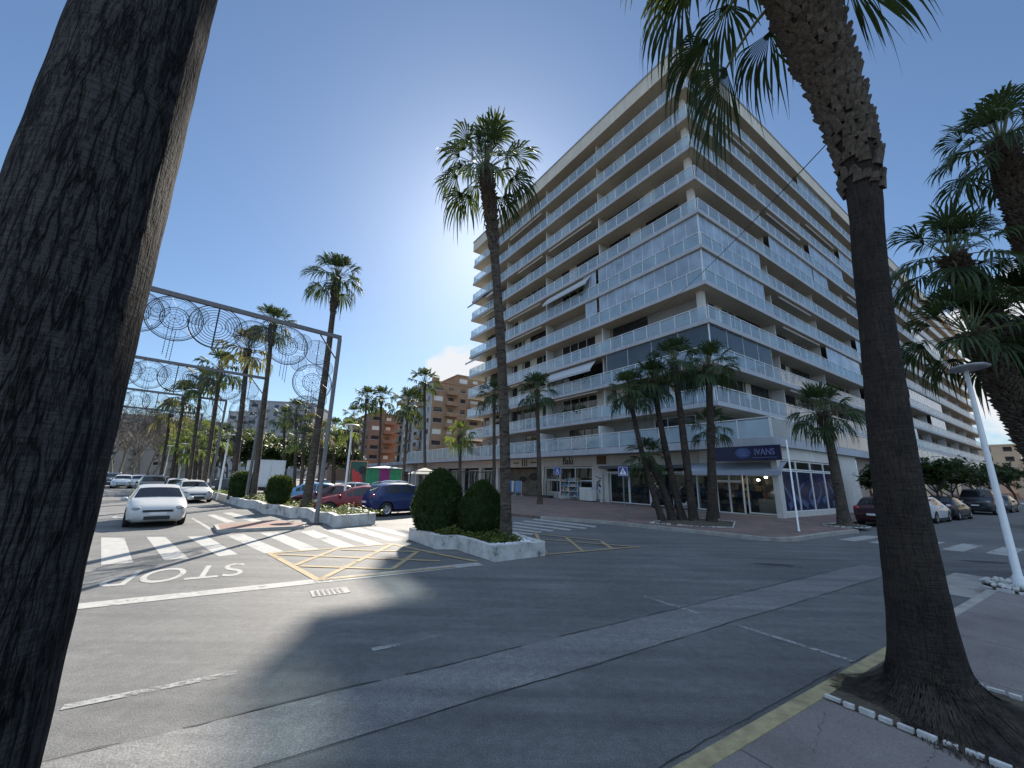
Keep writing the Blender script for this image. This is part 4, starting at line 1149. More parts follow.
# right palm: dark ringed trunk, shaggy head of leaf bases, a few big hanging fans
RD = 5.4
br_ = Vector((RD * math.sin(R(43.4)), RD * math.cos(R(43.4)), .13))
tr_ = upto(RD * math.sin(R(45.2)), RD * math.cos(R(45.2)), 800, 0)
q_ = upto(br_.x, br_.y, 780, -30); RTOP = Vector((RD * math.sin(R(42.6)), RD * math.cos(R(42.6)), 10.4))
QM = Vector((RD * math.sin(R(48.2)), RD * math.cos(R(48.2)), 5.6)) - br_
def rrad(f):
    z = f * 10.3
    return .235 - .092 * min(1, z / 3.6) + (0 if z < 4.7 else .05 * min(1, (z - 4.7) / 1.6) + .045 * max(0, z - 6.3))
RC = crown_mesh(77, 28, pet=1.1, blade=1.05, nseg=30, lo=.15, hi=1.4, st=6)
def bp_right():
    base = br_; root = empty('palm_tree', base); tag(root, 'big near palm on the right with dark flared trunk and shaggy old leaf bases', 'palm tree', 'big near palms')
    t = RTOP - base
    # trunk centre line read off at a few heights, then smoothed
    kn = [(0, 43.3, -.06), (0, 43.5, 1.0), (0, 43.75, 2.0), (0, 44.3, 3.0), (0, 45.05, 4.2), (0, 45.8, 5.1), (0, 45.6, 6.1), (0, 44.6, 7.2), (0, 43.6, 8.3), (0, 42.8, 9.4), (0, 42.3, 10.3)]
    kp = [Vector((RD * math.sin(R(a)) - base.x, RD * math.cos(R(a)) - base.y, z)) for _, a, z in kn]
    pts = []
    for i in range(len(kp) - 1):
        p0, p1, p2, p3 = kp[max(i - 1, 0)], kp[i], kp[i + 1], kp[min(i + 2, len(kp) - 1)]
        for k in range(24):
            u = k / 24; pts.append(.5 * ((2 * p1) + (p2 - p0) * u + (2 * p0 - 5 * p1 + 4 * p2 - p3) * u * u + (3 * p1 - p0 - 3 * p2 + p3) * u ** 3))
    pts.append(kp[-1])
    mb, bt = trunk_mesh(pts, rrad, 72, 3, rough=.012, boots=5.3, flare=1.6, boot_size=.125)
    tr = mb.build('trunk', MT['bark_right'], root, smooth=True); bt.build('leaf_base', MT['boot'], tr)
    link_mesh('crown', RC, root, kp[-1], .4)
    def cen(z):
        for i in range(len(kp) - 1):
            if kp[i].z <= z <= kp[i + 1].z: return kp[i].lerp(kp[i + 1], (z - kp[i].z) / (kp[i + 1].z - kp[i].z))
        return kp[-1]
    rr = random.Random(5); rt = Vector((math.cos(R(45)), -math.sin(R(45)), 0)); fw = Vector((math.sin(R(45)), math.cos(R(45)), 0))
    # drooping fans: start height, hub offset (right, toward the street, height), facing, blade length, droop
    for z0, hx, hy, hz, f, bl_, dr in [(8.6, -.95, .1, 8.05, (-.55, .1, -.85), 1.25, .55), (9.3, -1.15, .3, 9.05, (-.9, .2, -.35), 1.15, .9), (8.6, .48, .2, 8.4, (.5, .1, -.75), 1.2, .4),
                                       (9.2, .2, -.9, 9.1, (.1, -.9, -.4), 1.1, .9), (9.4, -.4, 1.0, 9.2, (-.3, .8, -.3), 1.1, .9), (9.5, .9, .5, 9.5, (.8, .4, .1), 1.1, 1.0), (9.4, -1.0, -.5, 9.3, (-.8, -.5, .0), 1.1, 1.0)]:
        a = cen(z0 - .13); e = a + rt * hx + fw * hy; e.z = hz - .13
        m_ = (a + e) / 2 + Vector((0, 0, .28)); mb = MB(); mb.mi = 1
        mb.tube(bez(a, m_, e, 10), [.03 - .0014 * i for i in range(11)], 5, cap=False); mb.mi = 0
        d = (rt * f[0] + fw * f[1] + Vector((0, 0, f[2]))).normalized()
        fan_blade(mb, e, d, 0, bl_, dr + .5, rr, 46, 1.3, 9, .3, 1.15)
        mb.build('hanging_frond', [MT['frond'], MT['petiole']], root)
bp_right()
rp = [o for o in bpy.data.objects if o.get('label', '').startswith('big near palm on the right')][0]
# fibrous mound of roots at the foot of the big near palm
mb = MB(); n_ = 72; rows = 9; vs = []; fs = []
for q in range(rows + 1):
    f = q / rows
    for k in range(n_):
        a = 2 * PI * k / n_; lob = 1 + .22 * math.sin(a * 3 + 1) + .16 * math.cos(a - R(-35))
        rr_ = (.215 + .5 * (1 - f) ** 2.1 * lob) * (1 + .05 * noise.noise(Vector((math.cos(a) * 5, math.sin(a) * 5, f * 4))))
        vs.append((rr_ * math.cos(a), rr_ * math.sin(a), -.02 + .46 * f ** 1.25 + .02 * noise.noise(Vector((a * 6, f * 8, 1)))))
for q in range(rows):
    for k in range(n_): fs.append((q * n_ + k, q * n_ + (k + 1) % n_, (q + 1) * n_ + (k + 1) % n_, (q + 1) * n_ + k))
mb.add(vs, fs); rm_o = mb.build('root_mound', MT['fibre'], rp, smooth=True)
mb = MB(); rr = random.Random(8)
for i in range(2600):
    a = rr.uniform(0, 2 * PI); lob = 1 + .22 * math.sin(a * 3 + 1) + .16 * math.cos(a - R(-35))
    f0 = rr.uniform(.1, .95); P = []
    for j in range(4):
        f = max(0, f0 - j * .085); b_ = a + rr.gauss(0, .02)
        q = (.22 + .5 * (1 - f) ** 2.1 * lob) + .012 + rr.uniform(0, .02); P.append(Vector((q * math.cos(b_), q * math.sin(b_), -.01 + .46 * f ** 1.25 + rr.uniform(.0, .02))))
    w_ = Vector((-math.sin(a), math.cos(a), 0)) * rr.uniform(.002, .005)
    mb.add([p + w_ * (1 - j * .25) for j, p in enumerate(P)] + [p - w_ * (1 - j * .25) for j, p in enumerate(P)], [(j, j + 1, j + 5, j + 4) for j in range(3)])
o = mb.build('root_fibre', MT['bark_shade'], rm_o); o['kind'] = 'stuff'

# leaning palms at the right edge
GR = 'leaning palms at the right edge'
for lb, tp, lo_, Y, cr, sc, rz in [
    ('upper palm at the right edge with trunk cut by the frame', (1001, 142), (1021, 210), 8.2, 0, .78, .5),
    ('middle leaning palm at the right edge, seen against open sky', (951, 256), (1000, 330), 9.0, 1, .74, 2.2),
    ('lower leaning palm at the right edge with shaggy trunk above the lamp post', (970, 332), (1020, 416), 8.6, 2, .74, 4.0),
    ('palm crown half out of frame at the right edge', (1032, 318), (1050, 370), 8.8, 3, .72, 1.0)]:
    d = ray(*tp); t = d * (Y / d.y); t.z += CAMH
    e_ = ray(*lo_); e_ = e_ * (Y / e_.y); e_.z += CAMH
    k = (e_ - t) / (t.z - e_.z); q = t + k * (t.z - .13) * .8; q.z = .13
    kx = t + (e_ - t) * 2; bend = (kx - (q + t) / 2) * .6
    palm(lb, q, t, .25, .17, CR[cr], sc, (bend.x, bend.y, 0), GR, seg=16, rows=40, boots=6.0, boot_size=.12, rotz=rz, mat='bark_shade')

# ------------------------------------------------------------------ clipped bushes
def topiary(label, c, rx, ry, h, n, seed, size, group, egg=1.0, cyl=0.0):
    root = empty('topiary_bush', c); tag(root, label, 'bush', group)
    r = random.Random(seed)
    def prof(v):                          # radius along the height 0..1
        if cyl: return min(1, (1 - abs(2 * v - 1) ** 5)) ** .5
        return max(0, math.sin(PI * min(1, (v * .86 + .14)) ** .9)) ** .62
    core = MB(); nu, nv = 20, 12; vs = []; fs = []
    for i in range(nv + 1):
        v_ = i / nv; pr_ = prof(v_) * .9
        for k in range(nu):
            a = 2 * PI * k / nu; vs.append((rx * pr_ * math.cos(a), ry * pr_ * math.sin(a), .02 + h * .95 * v_))
    for i in range(nv):
        for k in range(nu): fs.append((i * nu + k, i * nu + (k + 1) % nu, (i + 1) * nu + (k + 1) % nu, (i + 1) * nu + k))
    core.add(vs, fs); core.build('inner_core', MT['topiary_core'], root, smooth=True)  # solid dark core filling the bush inside the leaves
    mb = MB()
    for i in range(n):
        v_ = r.random() ** .9; a = r.uniform(0, 2 * PI); p = prof(v_)
        cl = noise.noise(Vector((math.cos(a) * 3.2, math.sin(a) * 3.2, v_ * 4.5 + seed))); ff = noise.noise(Vector((math.cos(a) * 8, math.sin(a) * 8, v_ * 13)))
        if ff < -.42: continue
        q = p * (1 + .10 * cl + .05 * ff) * (1 - .2 * r.random() ** 2) + (.05 * r.random() if r.random() < .1 else 0)
        c_ = Vector((rx * q * math.cos(a), ry * q * math.sin(a), h * v_ * (1 + .03 * r.random())))
        o_ = Vector((math.cos(a), math.sin(a), 0))
        d_ = (o_ * r.uniform(.2, .9) + Vector((r.gauss(0, .35), r.gauss(0, .35), r.uniform(.5, 1.3)))).normalized()
        s_ = d_.cross(o_ + Vector((r.gauss(0, .4), r.gauss(0, .4), 0))); s_ = s_.normalized() if s_.length > .05 else Vector((0, 0, 1))
        L_ = size * r.uniform(.9, 2.3); w_ = size * r.uniform(.16, .32)
        mb.add([c_ - s_ * w_, c_ + d_ * L_ * .5 - s_ * w_ * 1.1, c_ + d_ * L_, c_ + d_ * L_ * .5 + s_ * w_ * 1.1, c_ + s_ * w_], [(0, 1, 2, 3, 4)])
    mb.build('foliage', MT['topiary'], root)
    return root
c = gnd(437, 532.5, .26); k_ = math.hypot(c.x, c.y)
topiary('taller clipped round bush on the left of the near planter', c, .79, .76, 1.86, 20000, 1, .075, 'clipped bushes in the planters')
c = gnd(480.5, 536, .26)
topiary('smaller clipped round bush beside the tallest palm trunk', c, .67, .66, 1.54, 17000, 2, .07, 'clipped bushes in the planters')
c = gnd(277, 505, .38)
topiary('clipped upright bush on the long planter beside the light blue car', c, .5, .5, 1.35, 3500, 3, .12, 'clipped bushes in the planters', cyl=1)
c = gnd(239, 498, .38)
topiary('clipped upright bush on the long planter before the white truck', c, .55, .55, 1.5, 3000, 4, .14, 'clipped bushes in the planters', cyl=1)

# ------------------------------------------------------------------ broad-leaved and bare trees
def branchy(seed, h, spread, leaves, lsize, lmat, twigs=True, depth=4, trunk_h=.35, r0=.14):
    r = random.Random(seed); mb = MB(); tips = []
    def grow(p, d, L, rad, dep):
        pts = [p]; q = p
        for i in range(3):
            d = (d + Vector((r.gauss(0, .13), r.gauss(0, .13), .05))).normalized(); q = q + d * L / 3; pts.append(q)
        mb.tube(pts, [rad, rad * .85, rad * .72, rad * .6], 5 if dep > 1 else 3, cap=False)
        if dep <= 1: tips.extend(pts[1:])
        if dep == 0: return
        for k in range(r.choice((3, 3, 4)) if dep < depth else 5):
            ax_ = Vector((r.gauss(0, 1), r.gauss(0, 1), r.gauss(0, .4))).normalized()
            nd = (d + ax_ * spread).normalized()
            grow(pts[-1] if k else pts[2], nd, L * r.uniform(.6, .82), rad * .55, dep - 1)
    grow(Vector((0, 0, -.05)), Vector((0, 0, 1)), h * trunk_h, r0, depth)
    tm = mb.mesh('trunk', MT['twig'] if not leaves else MT['bark'])
    cm = None
    if leaves:
        lb = MB()
        for i in range(leaves):
            t = r.choice(tips); c = t + Vector((r.gauss(0, .3), r.gauss(0, .3), r.gauss(0, .25))) * h * .09
            leafquad(lb, c, Vector((r.gauss(0, .7), r.gauss(0, .7), 1)), lsize * r.uniform(.6, 1.4), r)
        cm = lb.mesh('crown', lmat)
    return tm, cm
BT = [branchy(i + 60, 9, .75, 0, 0, None, depth=5, r0=.16) for i in range(2)]
GT = [branchy(80, 7.5, .7, 3200, .4, MT['leaf']), branchy(81, 7.5, .8, 3200, .42, MT['leaf_dark'])]
ST_ = [branchy(90, 4.2, .85, 3000, .26, MT['leaf_dark'], r0=.11), branchy(91, 4.2, .85, 3000, .26, MT['leaf_dark'], r0=.11)]
def tree(name, label, cat, pair, x, y, sc, group, z=0):
    root = empty(name, (x, y, z)); tag(root, label, cat, group)
    link_mesh('trunk', pair[0], root, (0, 0, 0), rnd.uniform(0, 6), (sc,) * 3)
    if pair[1]: link_mesh('crown', pair[1], root, (0, 0, 0), rnd.uniform(0, 6), (sc,) * 3)
    return root
def pol(px, D, py=480):
    d = ray(px, py); h = math.hypot(d.x, d.y); return d.x * D / h, d.y * D / h
for i, (px, D, sc) in enumerate([(122, 105, 1.15), (138, 120, 1.2), (150, 100, 1.0), (163, 130, 1.25), (176, 112, 1.1), (190, 120, 1.15), (204, 108, 1.0), (130, 140, 1.4), (110, 125, 1.3), (145, 150, 1.5), (172, 150, 1.45), (118, 150, 1.5), (198, 145, 1.4)]):
    x, y = pol(px, D)
    sc *= 1.5
    tree('bare_tree', 'leafless grey brown tree at the far end of the avenue', 'tree', BT[i % 2], x, y, sc, 'bare trees at the far end of the avenue')
for i, (px, D, sc) in enumerate([(214, 75, 1.0), (228, 68, 1.1), (243, 72, 1.2), (258, 66, 1.05), (285, 72, 1.1), (300, 64, .95), (318, 70, 1.05), (335, 74, 1.1), (236, 90, 1.4), (270, 92, 1.35), (345, 88, 1.0)]):
    x, y = pol(px, D)
    tree('leafy_tree', 'mid green leafy tree in the grove behind the car park', 'tree', GT[i % 2], x, y, sc * .95, 'leafy trees in the grove behind the car park')
for i, (px, tp, D, lit) in enumerate([(283, 418, 60, 0), (295, 411, 55, 0), (309, 424, 58, 2), (320, 433, 50, 2), (333, 428, 62, 0), (347, 430, 57, 1), (302, 440, 48, 0), (352, 415, 66, 0), (187, 437, 62, 1), (200, 432, 58, 1), (176, 443, 66, 1), (212, 440, 54, 1), (195, 447, 50, 1), (222, 436, 60, 0)]):
    d_ = ray(px, 484); h = math.hypot(d_.x, d_.y); b = Vector((d_.x * D / h, d_.y * D / h, 0))
    t = upto(b.x, b.y, px + 1.5, tp)
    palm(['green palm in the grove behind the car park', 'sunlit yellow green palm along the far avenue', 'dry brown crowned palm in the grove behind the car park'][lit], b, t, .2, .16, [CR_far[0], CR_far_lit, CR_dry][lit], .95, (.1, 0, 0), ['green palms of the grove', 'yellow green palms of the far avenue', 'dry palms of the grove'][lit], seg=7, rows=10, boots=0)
# street trees in front of the right-hand ground floor
for lab, t, s, sc, i in [('dark evergreen street tree just left of the big near palm trunk, by the white post', 9.9, -5.3, .95, 0), ('dark evergreen street tree just right of the big near palm trunk, above the silver car', 17.5, -6.3, 1.05, 1),
                         ('dark evergreen street tree above the black sedan', 23.5, -6.2, 1.0, 0), ('dark evergreen street tree with slanting trunk before the pinkish wall', 33, -6.4, 1.1, 1),
                         ('dark evergreen street tree behind the tall lamp post', 41, -6.6, 1.15, 0), ('dark evergreen street tree farthest along the right street', 52, -7, 1.3, 1)]:
    x, y = tw(t, s); tree('street_tree', lab, 'tree', ST_[i], x, y, sc, 'street trees on the right', .13)
x, y = tw(78, -9); tree('bare_tree', 'pale bare tree beyond the lamp post on the right', 'tree', BT[0], x, y, .9, None)
# ------------------------------------------------------------------ vehicles
HATCH = [(2.12, .60, .30, .54, .60, .48), (2.04, .74, .22, .62, .70, .60), (1.82, .83, .18, .70, .81, .68), (1.40, .865, .17, .78, .91, .74), (1.00, .875, .17, .85, 1.0, .76),
         (.30, .875, .17, .88, 1.37, .62), (-.2, .875, .17, .90, 1.46, .61), (-.9, .875, .17, .92, 1.45, .60), (-1.5, .865, .18, .94, 1.37, .58), (-1.93, .83, .22, .95, 1.03, .66), (-2.05, .78, .26, .85, .91, .66), (-2.12, .68, .34, .64, .68, .58)]
SEDAN = [(2.25, .60, .30, .52, .60, .48), (2.16, .76, .22, .62, .70, .60), (1.9, .85, .18, .70, .80, .70), (1.45, .885, .17, .77, .90, .76), (.95, .90, .17, .84, .98, .78),
         (.15, .90, .17, .87, 1.34, .62), (-.3, .90, .17, .89, 1.42, .60), (-.85, .90, .17, .90, 1.38, .58), (-1.55, .89, .18, .92, 1.02, .62), (-1.95, .86, .22, .92, .99, .68), (-2.2, .80, .26, .84, .93, .68), (-2.28, .70, .34, .64, .70, .60)]
SUV = [(2.1, .62, .36, .70, .78, .5), (2.02, .78, .28, .80, .90, .62), (1.8, .86, .24, .86, .99, .70), (1.4, .90, .23, .93, 1.07, .76), (1.0, .91, .23, .98, 1.14, .78),
       (.35, .91, .23, 1.0, 1.52, .66), (-.1, .91, .23, 1.02, 1.62, .65), (-.9, .91, .23, 1.04, 1.61, .64), (-1.55, .90, .24, 1.06, 1.53, .62), (-1.95, .87, .28, 1.06, 1.14, .70), (-2.08, .82, .32, .94, 1.02, .70), (-2.14, .72, .42, .74, .80, .62)]
VAN = [(2.3, .70, .34, .75, .85, .6), (2.22, .84, .26, .9, 1.0, .72), (2.0, .92, .22, 1.0, 1.12, .8), (1.7, .95, .22, 1.08, 1.22, .82), (1.5, .96, .22, 1.12, 1.3, .82),
       (.85, .97, .22, 1.14, 1.84, .76), (.4, .97, .22, 1.15, 1.92, .78), (-.8, .97, .22, 1.15, 1.93, .78), (-1.9, .96, .22, 1.15, 1.92, .77), (-2.2, .95, .24, 1.15, 1.86, .77), (-2.26, .92, .28, 1.1, 1.3, .82), (-2.3, .88, .34, .8, .84, .8)]
def wheel_parts(R_, W):
    t = MB(); t.lathe([(R_ * .62, -W / 2), (R_ * .93, -W / 2), (R_, -W * .36), (R_, W * .36), (R_ * .93, W / 2), (R_ * .62, W / 2)], seg=24, axis='y')
    rm = MB(); rm.lathe([(0, W * .40), (R_ * .14, W * .42), (R_ * .16, W * .3)], seg=12, axis='y')
    rm.lathe([(R_ * .52, W * .34), (R_ * .64, W * .46), (R_ * .66, W * .3), (R_ * .5, -W * .2)], seg=24, axis='y')
    rm.lathe([(0, W * .05), (R_ * .6, W * .05)], seg=16, axis='y')
    for k in range(5):
        a = 2 * PI * k / 5; d = Vector((math.cos(a), 0, math.sin(a))); q = Vector((-math.sin(a), 0, math.cos(a)))
        rm.obox(d * R_ * .34 + Vector((0, W * .34, 0)), d * R_ * .25, q * R_ * .07, (0, W * .06, 0))
    return t, rm
CARC = {}
def paint_mat(name, col):
    if name not in CARC: CARC[name] = pm(name, col, .34, .0, var=.04, scale=2, coat=.3, spec=.4)
    return CARC[name]
def make_car(label, prof, mat, x, y, hd, group=None, name='parked_car', cat='car', wheel=.31, lod=0, ybox=False):
    """hd: heading of the nose, degrees anticlockwise from +x"""
    root = empty(name, (x, y, 0), R(hd)); tag(root, label, cat, group)
    vs = []
    for (X, w, z0, zb, zt, wt) in prof:
        half = [(w * .8, z0), (w * .965, z0 + .1), (w, (z0 * .4 + zb * .6)), (w * .975, zb), (wt, zt - (.05 if zt - zb > .2 else .02)), (wt * .6, zt - .008)]
        ring = [(0, z0)] + half + [(0, zt)] + [(-a, b_) for a, b_ in reversed(half)]
        vs += [(X, a, b_) for a, b_ in ring]
    n = 14; fs = []
    for i in range(len(prof) - 1):
        for k in range(n): fs.append((i * n + k, (i + 1) * n + k, (i + 1) * n + (k + 1) % n, i * n + (k + 1) % n))
    fs.append(tuple(range(n))); fs.append(tuple((len(prof) - 1) * n + k for k in range(n - 1, -1, -1)))
    me = bpy.data.meshes.new('body'); me.from_pydata(vs, [], fs)
    bm = bmesh.new(); bm.from_mesh(me); bmesh.ops.recalc_face_normals(bm, faces=bm.faces); bm.to_mesh(me); bm.free()
    me.materials.append(mat); me.materials.append(MT['black_plastic'])
    body = link_mesh('body', me, root)
    fx, rx = prof[0][0] - .82, prof[-1][0] + .80
    if prof is VAN: fx, rx = 1.45, -1.45
    # wheel arches
    cut = MB()
    for X in (fx, rx):
        for sy in (-1, 1):
            cut.lathe([(0, -.17), (wheel * 1.17, -.17), (wheel * 1.17, .17), (0, .17)], (X, sy * (prof[4][1] - .06), wheel), 24, 'y')
    cme = cut.mesh('cut', [MT['black_plastic']])
    bm = bmesh.new(); bm.from_mesh(cme); bmesh.ops.remove_doubles(bm, verts=bm.verts, dist=1e-4); bmesh.ops.recalc_face_normals(bm, faces=bm.faces); bm.to_mesh(cme); bm.free()
    co = link_mesh('cut', cme, root)
    md = body.modifiers.new('arch', 'BOOLEAN'); md.operation = 'DIFFERENCE'; md.object = co; md.solver = 'EXACT'
    bpy.context.view_layer.update()
    dg = bpy.context.evaluated_depsgraph_get()
    nm = bpy.data.meshes.new_from_object(body.evaluated_get(dg))
    body.modifiers.clear(); body.data = nm
    bpy.data.objects.remove(co)
    nm.polygons.foreach_set('use_smooth', [True] * len(nm.polygons))
    try: nm.set_sharp_from_angle(angle=R(38))
    except Exception: pass
    # glazing: patches 6 mm proud of the body skin
    def ringpt(i, k): return Vector(vs[i * n + k])
    def patch(nm_, i, j, kl, kr, u0, u1, w0, w1, off=.012, steps=6, seam=None):
        """grid between stations i..j (u) and ring indices kl..kr (w), inset by the given fractions"""
        mb = MB(); P = []
        ks = list(range(kl, kr + 1))
        def at(u, w):
            fi = i + u * (j - i); a = min(int(fi), j - 1) if j > i else i; fu = fi - a
            fk = w * (len(ks) - 1); b_ = min(int(fk), len(ks) - 2); fw = fk - b_
            p = ringpt(a, ks[b_] % n).lerp(ringpt(a, ks[b_ + 1] % n), fw); q = ringpt(a + 1, ks[b_] % n).lerp(ringpt(a + 1, ks[b_ + 1] % n), fw)
            return p.lerp(q, fu)
        for a in range(steps + 1):
            for b_ in range(steps + 1):
                u, w = u0 + (u1 - u0) * a / steps, w0 + (w1 - w0) * b_ / steps
                p = at(u, w); e = 1e-3
                nn = (at(min(u + e, 1), w) - at(max(u - e, 0), w)).cross(at(u, min(w + e, 1)) - at(u, max(w - e, 0)))
                cen = Vector((p.x, 0, .7))
                if nn.dot(p - cen) < 0: nn = -nn
                P.append(p + nn.normalized() * off if nn.length > 0 else p)
        m1 = steps + 1
        mb.add(P, [(a * m1 + b_, (a + 1) * m1 + b_, (a + 1) * m1 + b_ + 1, a * m1 + b_ + 1) for a in range(steps) for b_ in range(steps)])
        return mb.build(nm_, MT['car_glass'], root, smooth=True)
    c0, c1, r0, r1 = 4, 5, 8, 9
    if prof is SEDAN: r0, r1 = 7, 8
    if prof is VAN: r0, r1 = 9, 10
    patch('windscreen', c0, c1, 5, 9, .06, .93, .04, .96, steps=8)
    patch('rear_window', r0, r1, 5, 9, .12, .85, .08, .92, steps=8)
    for sy, (ka, kb) in ((1, (4, 5)), (-1, (9, 10))):
        lo_, hi_ = (.14, .86)
        w0, w1 = (lo_, hi_) if sy == 1 else (1 - hi_, 1 - lo_)
        span = r0 - c1
        patch('side_window', c1, r0, ka, kb, .02, .49, w0, w1); patch('side_window', c1, r0, ka, kb, .53, .93 if prof is not VAN else .55, w0, w1)
        q = patch('side_window', c0, c1, ka, kb, .62, .98, w0 if sy == 1 else .3, .7 if sy == 1 else w1, steps=3)
    t_, rm_ = wheel_parts(wheel, .21)
    tm, rmm = t_.mesh('tyre', MT['tyre'], True), rm_.mesh('rim', MT['rim'])
    for X in (fx, rx):
        for sy in (-1, 1):
            wh = empty('wheel', (X, sy * (prof[4][1] - .11), wheel), 0 if sy == 1 else PI, root)
            link_mesh('tyre', tm, wh); link_mesh('rim', rmm, wh)
    zl = prof[1][4] - .04; xf = prof[1][0] - .1; wl = prof[1][1] * .80
    for sy in (-1, 1):
        MB().ball((xf, sy * wl, zl), .17, .15, .085, 14, 8).build('headlight', MT['lamp_glass'], root, True)
        MB().ball((prof[-2][0] + .06, sy * prof[-2][1] * .84, prof[-3][3] - .08), .1, .13, .12, 12, 7).build('tail_light', MT['red_lamp'], root, True)
        xm = prof[4][0] - .12; m_ = MB().ball((xm, sy * (prof[4][1] + .09), prof[4][3] + .1), .07, .11, .075, 10, 6); m_.build('mirror', mat, root, True)
        MB().box(-.52, sy * (prof[6][1] * .985) - .012, prof[6][3] - .1, -.34, sy * (prof[6][1] * .985) + .012, prof[6][3] - .07).build('door_handle', MT['black_plastic'], root)
    x0 = prof[0][0]; zc = prof[0][3]
    MB().box(x0 - .14, -.42, zc + .0, x0 + .012, .42, zc + .075).build('grille', MT['black_plastic'], root)
    MB().box(x0 - .2, -.36, prof[0][2] - .02, x0 + .01, .36, prof[0][2] + .10).build('air_intake', MT['black_plastic'], root)
    for sy in (-1, 1): MB().ball((prof[1][0] - .05, sy * .58, prof[0][2] + .06), .1, .13, .06, 10, 6).build('fog_light_recess', MT['black_plastic'], root, True)
    MB().box(x0 + .012, -.25, zc - .1, x0 + .022, .25, zc - .005).build('number_plate', MT['plate'], root)
    xr = prof[-1][0]
    MB().box(xr - .02, -.25, prof[-1][3] - .1, xr - .008, .25, prof[-1][3]).build('number_plate', MT['plate'], root)
    MB().box(prof[-2][0] - .05, -prof[-2][1] * .85, prof[-1][2] - .02, prof[-2][0] + .2, prof[-2][1] * .85, prof[-1][2] + .1).build('rear_bumper', MT['black_plastic'], root)
    MB().box(rx + wheel * 1.2, -prof[4][1] * .985, prof[4][2] - .03, fx - wheel * 1.2, prof[4][1] * .985, prof[4][2] + .04).build('sill', MT['black_plastic'], root)
    if prof is SUV:
        for sy in (-1, 1): MB().tube([(.1, sy * .56, 1.6), (-.2, sy * .57, 1.66), (-1.2, sy * .56, 1.65), (-1.5, sy * .55, 1.56)], .018, 6).build('roof_rail', MT['alu'], root)
    return root
AV = -45 + 90 + 0        # helper: heading that looks down the avenue towards the camera is az 135
def head(az): return 90 - az
WHITE = paint_mat('white_car_paint', (.48, .48, .47)); SILVER = paint_mat('silver_car_paint', (.5, .52, .54)); BLACK = paint_mat('black_car_paint', (.012, .013, .016))
RED = paint_mat('red_car_paint', (.2, .008, .014)); MAROON = paint_mat('maroon_car_paint', (.07, .006, .014)); BLUE = paint_mat('blue_car_paint', (.01, .022, .095)); LBLUE = paint_mat('light_blue_car_paint', (.10, .28, .48)); DGREY = paint_mat('dark_grey_car_paint', (.04, .045, .05))
GM = 'cars coming down the avenue'
fr = (gnd(127, 527) + gnd(189, 527)) / 2
ha = Vector((.707, -.707))
make_car('white hatchback coming towards the zebra crossing, nearest car on the avenue', HATCH, WHITE, fr.x - .72 * 1.95, fr.y + .69 * 1.95, head(137), GM, 'moving_car')
def carat(label, prof, mat, px, py, az, group, name='parked_car', back=0.0, wheel=.31, D=None):
    p = gnd(px, py)
    if D: d = p.xy.normalized() * D; p = Vector((d.x, d.y, 0))
    a = R(az); x, y = p.x - math.sin(a) * back, p.y - math.cos(a) * back
    return make_car(label, prof, mat, x, y, head(az), group, name, wheel=wheel)
carat('white sedan behind the hatchback, close to the planter wall', SEDAN, WHITE, 196, 503, 133, GM, 'moving_car', 2.1)
carat('dark grey car half hidden straight behind the white hatchback', SUV, DGREY, 152, 496.5, 135, GM, 'moving_car', 2)
carat('dark car to the right of the dark grey one on the avenue', SEDAN, BLACK, 166, 495, 135, GM, 'moving_car', 2)
carat('silver car farther up the avenue behind the dark cars', HATCH, SILVER, 138.5, 488.3, 135, GM, 'moving_car', 2)
GF = 'far cars parked at the end of the avenue'
carat('far silver car parked at the left of the avenue end', HATCH, SILVER, 121, 482.8, 140, GF, 'parked_car', 2, D=62)
carat('far dark car parked leftmost at the avenue end', SUV, DGREY, 110, 482.6, 140, GF, 'parked_car', 2, D=66)
carat('far white car parked beyond the white sedan by the lamp post', SEDAN, WHITE, 180, 490, 135, GF, 'parked_car', 2, D=40)
GP = 'cars parked in the car park'
p = gnd(391, 522)
carat('blue compact SUV parked with its rear to the zebra crossing', SUV, BLUE, 400, 519, 44, GP, 'parked_car', 0, .34, D=23)
carat('bright red hatchback parked behind the thin white lamp post', HATCH, RED, 357, 513, 250, GP, 'parked_car', 0, .32, D=23)
carat('maroon car with pale windscreen parked left of the red hatchback', SEDAN, MAROON, 331, 510, 250, GP, 'parked_car', 0, .32, D=26.5)
carat('light blue hatchback parked beside the upright clipped bush', HATCH, LBLUE, 305, 509, 250, GP, 'parked_car', 0, .32, D=29.5)
carat('dark car roof showing beyond the blue SUV', SUV, BLACK, 402, 508, 70, GP, 'parked_car', 0, .33, D=29)
carat('dark blue car at the left behind the planter and lamp post', HATCH, DGREY, 219, 500, 250, GP, 'parked_car', 0, .32, D=44)
carat('white hatchback roof between the maroon and light blue cars', HATCH, WHITE, 345, 505, 250, GP, 'parked_car', 0, .32, D=33)
GK = 'cars parked along the right street'
def rcar(label, prof, mat, u, v, rev=False, name='parked_car', cat='car', group=GK, wheel=.31):
    x, y = uv(u, v); make_car(label, prof, mat, x, y, math.degrees(math.atan2(MX.y, MX.x)) + (180 if rev else 0), group, name, cat, wheel)
rcar('dark red car parked under the street tree beside the mural shop', HATCH, paint_mat('dark_red_car_paint', (.03, .004, .008)), 28.6, 7.9)
rcar('silver hatchback parked just right of the big near palm trunk', HATCH, SILVER, 34.3, 7.85)
rcar('black sedan with bright windscreen parked beside the silver hatchback', SEDAN, BLACK, 39.2, 7.85)
rcar('dark van parked farther along the pinkish wall', VAN, BLACK, 50.0, 7.9, True, 'parked_van', 'van', wheel=.33)
rcar('dark car parked behind the tall lamp post', HATCH, DGREY, 56.5, 7.85, True)
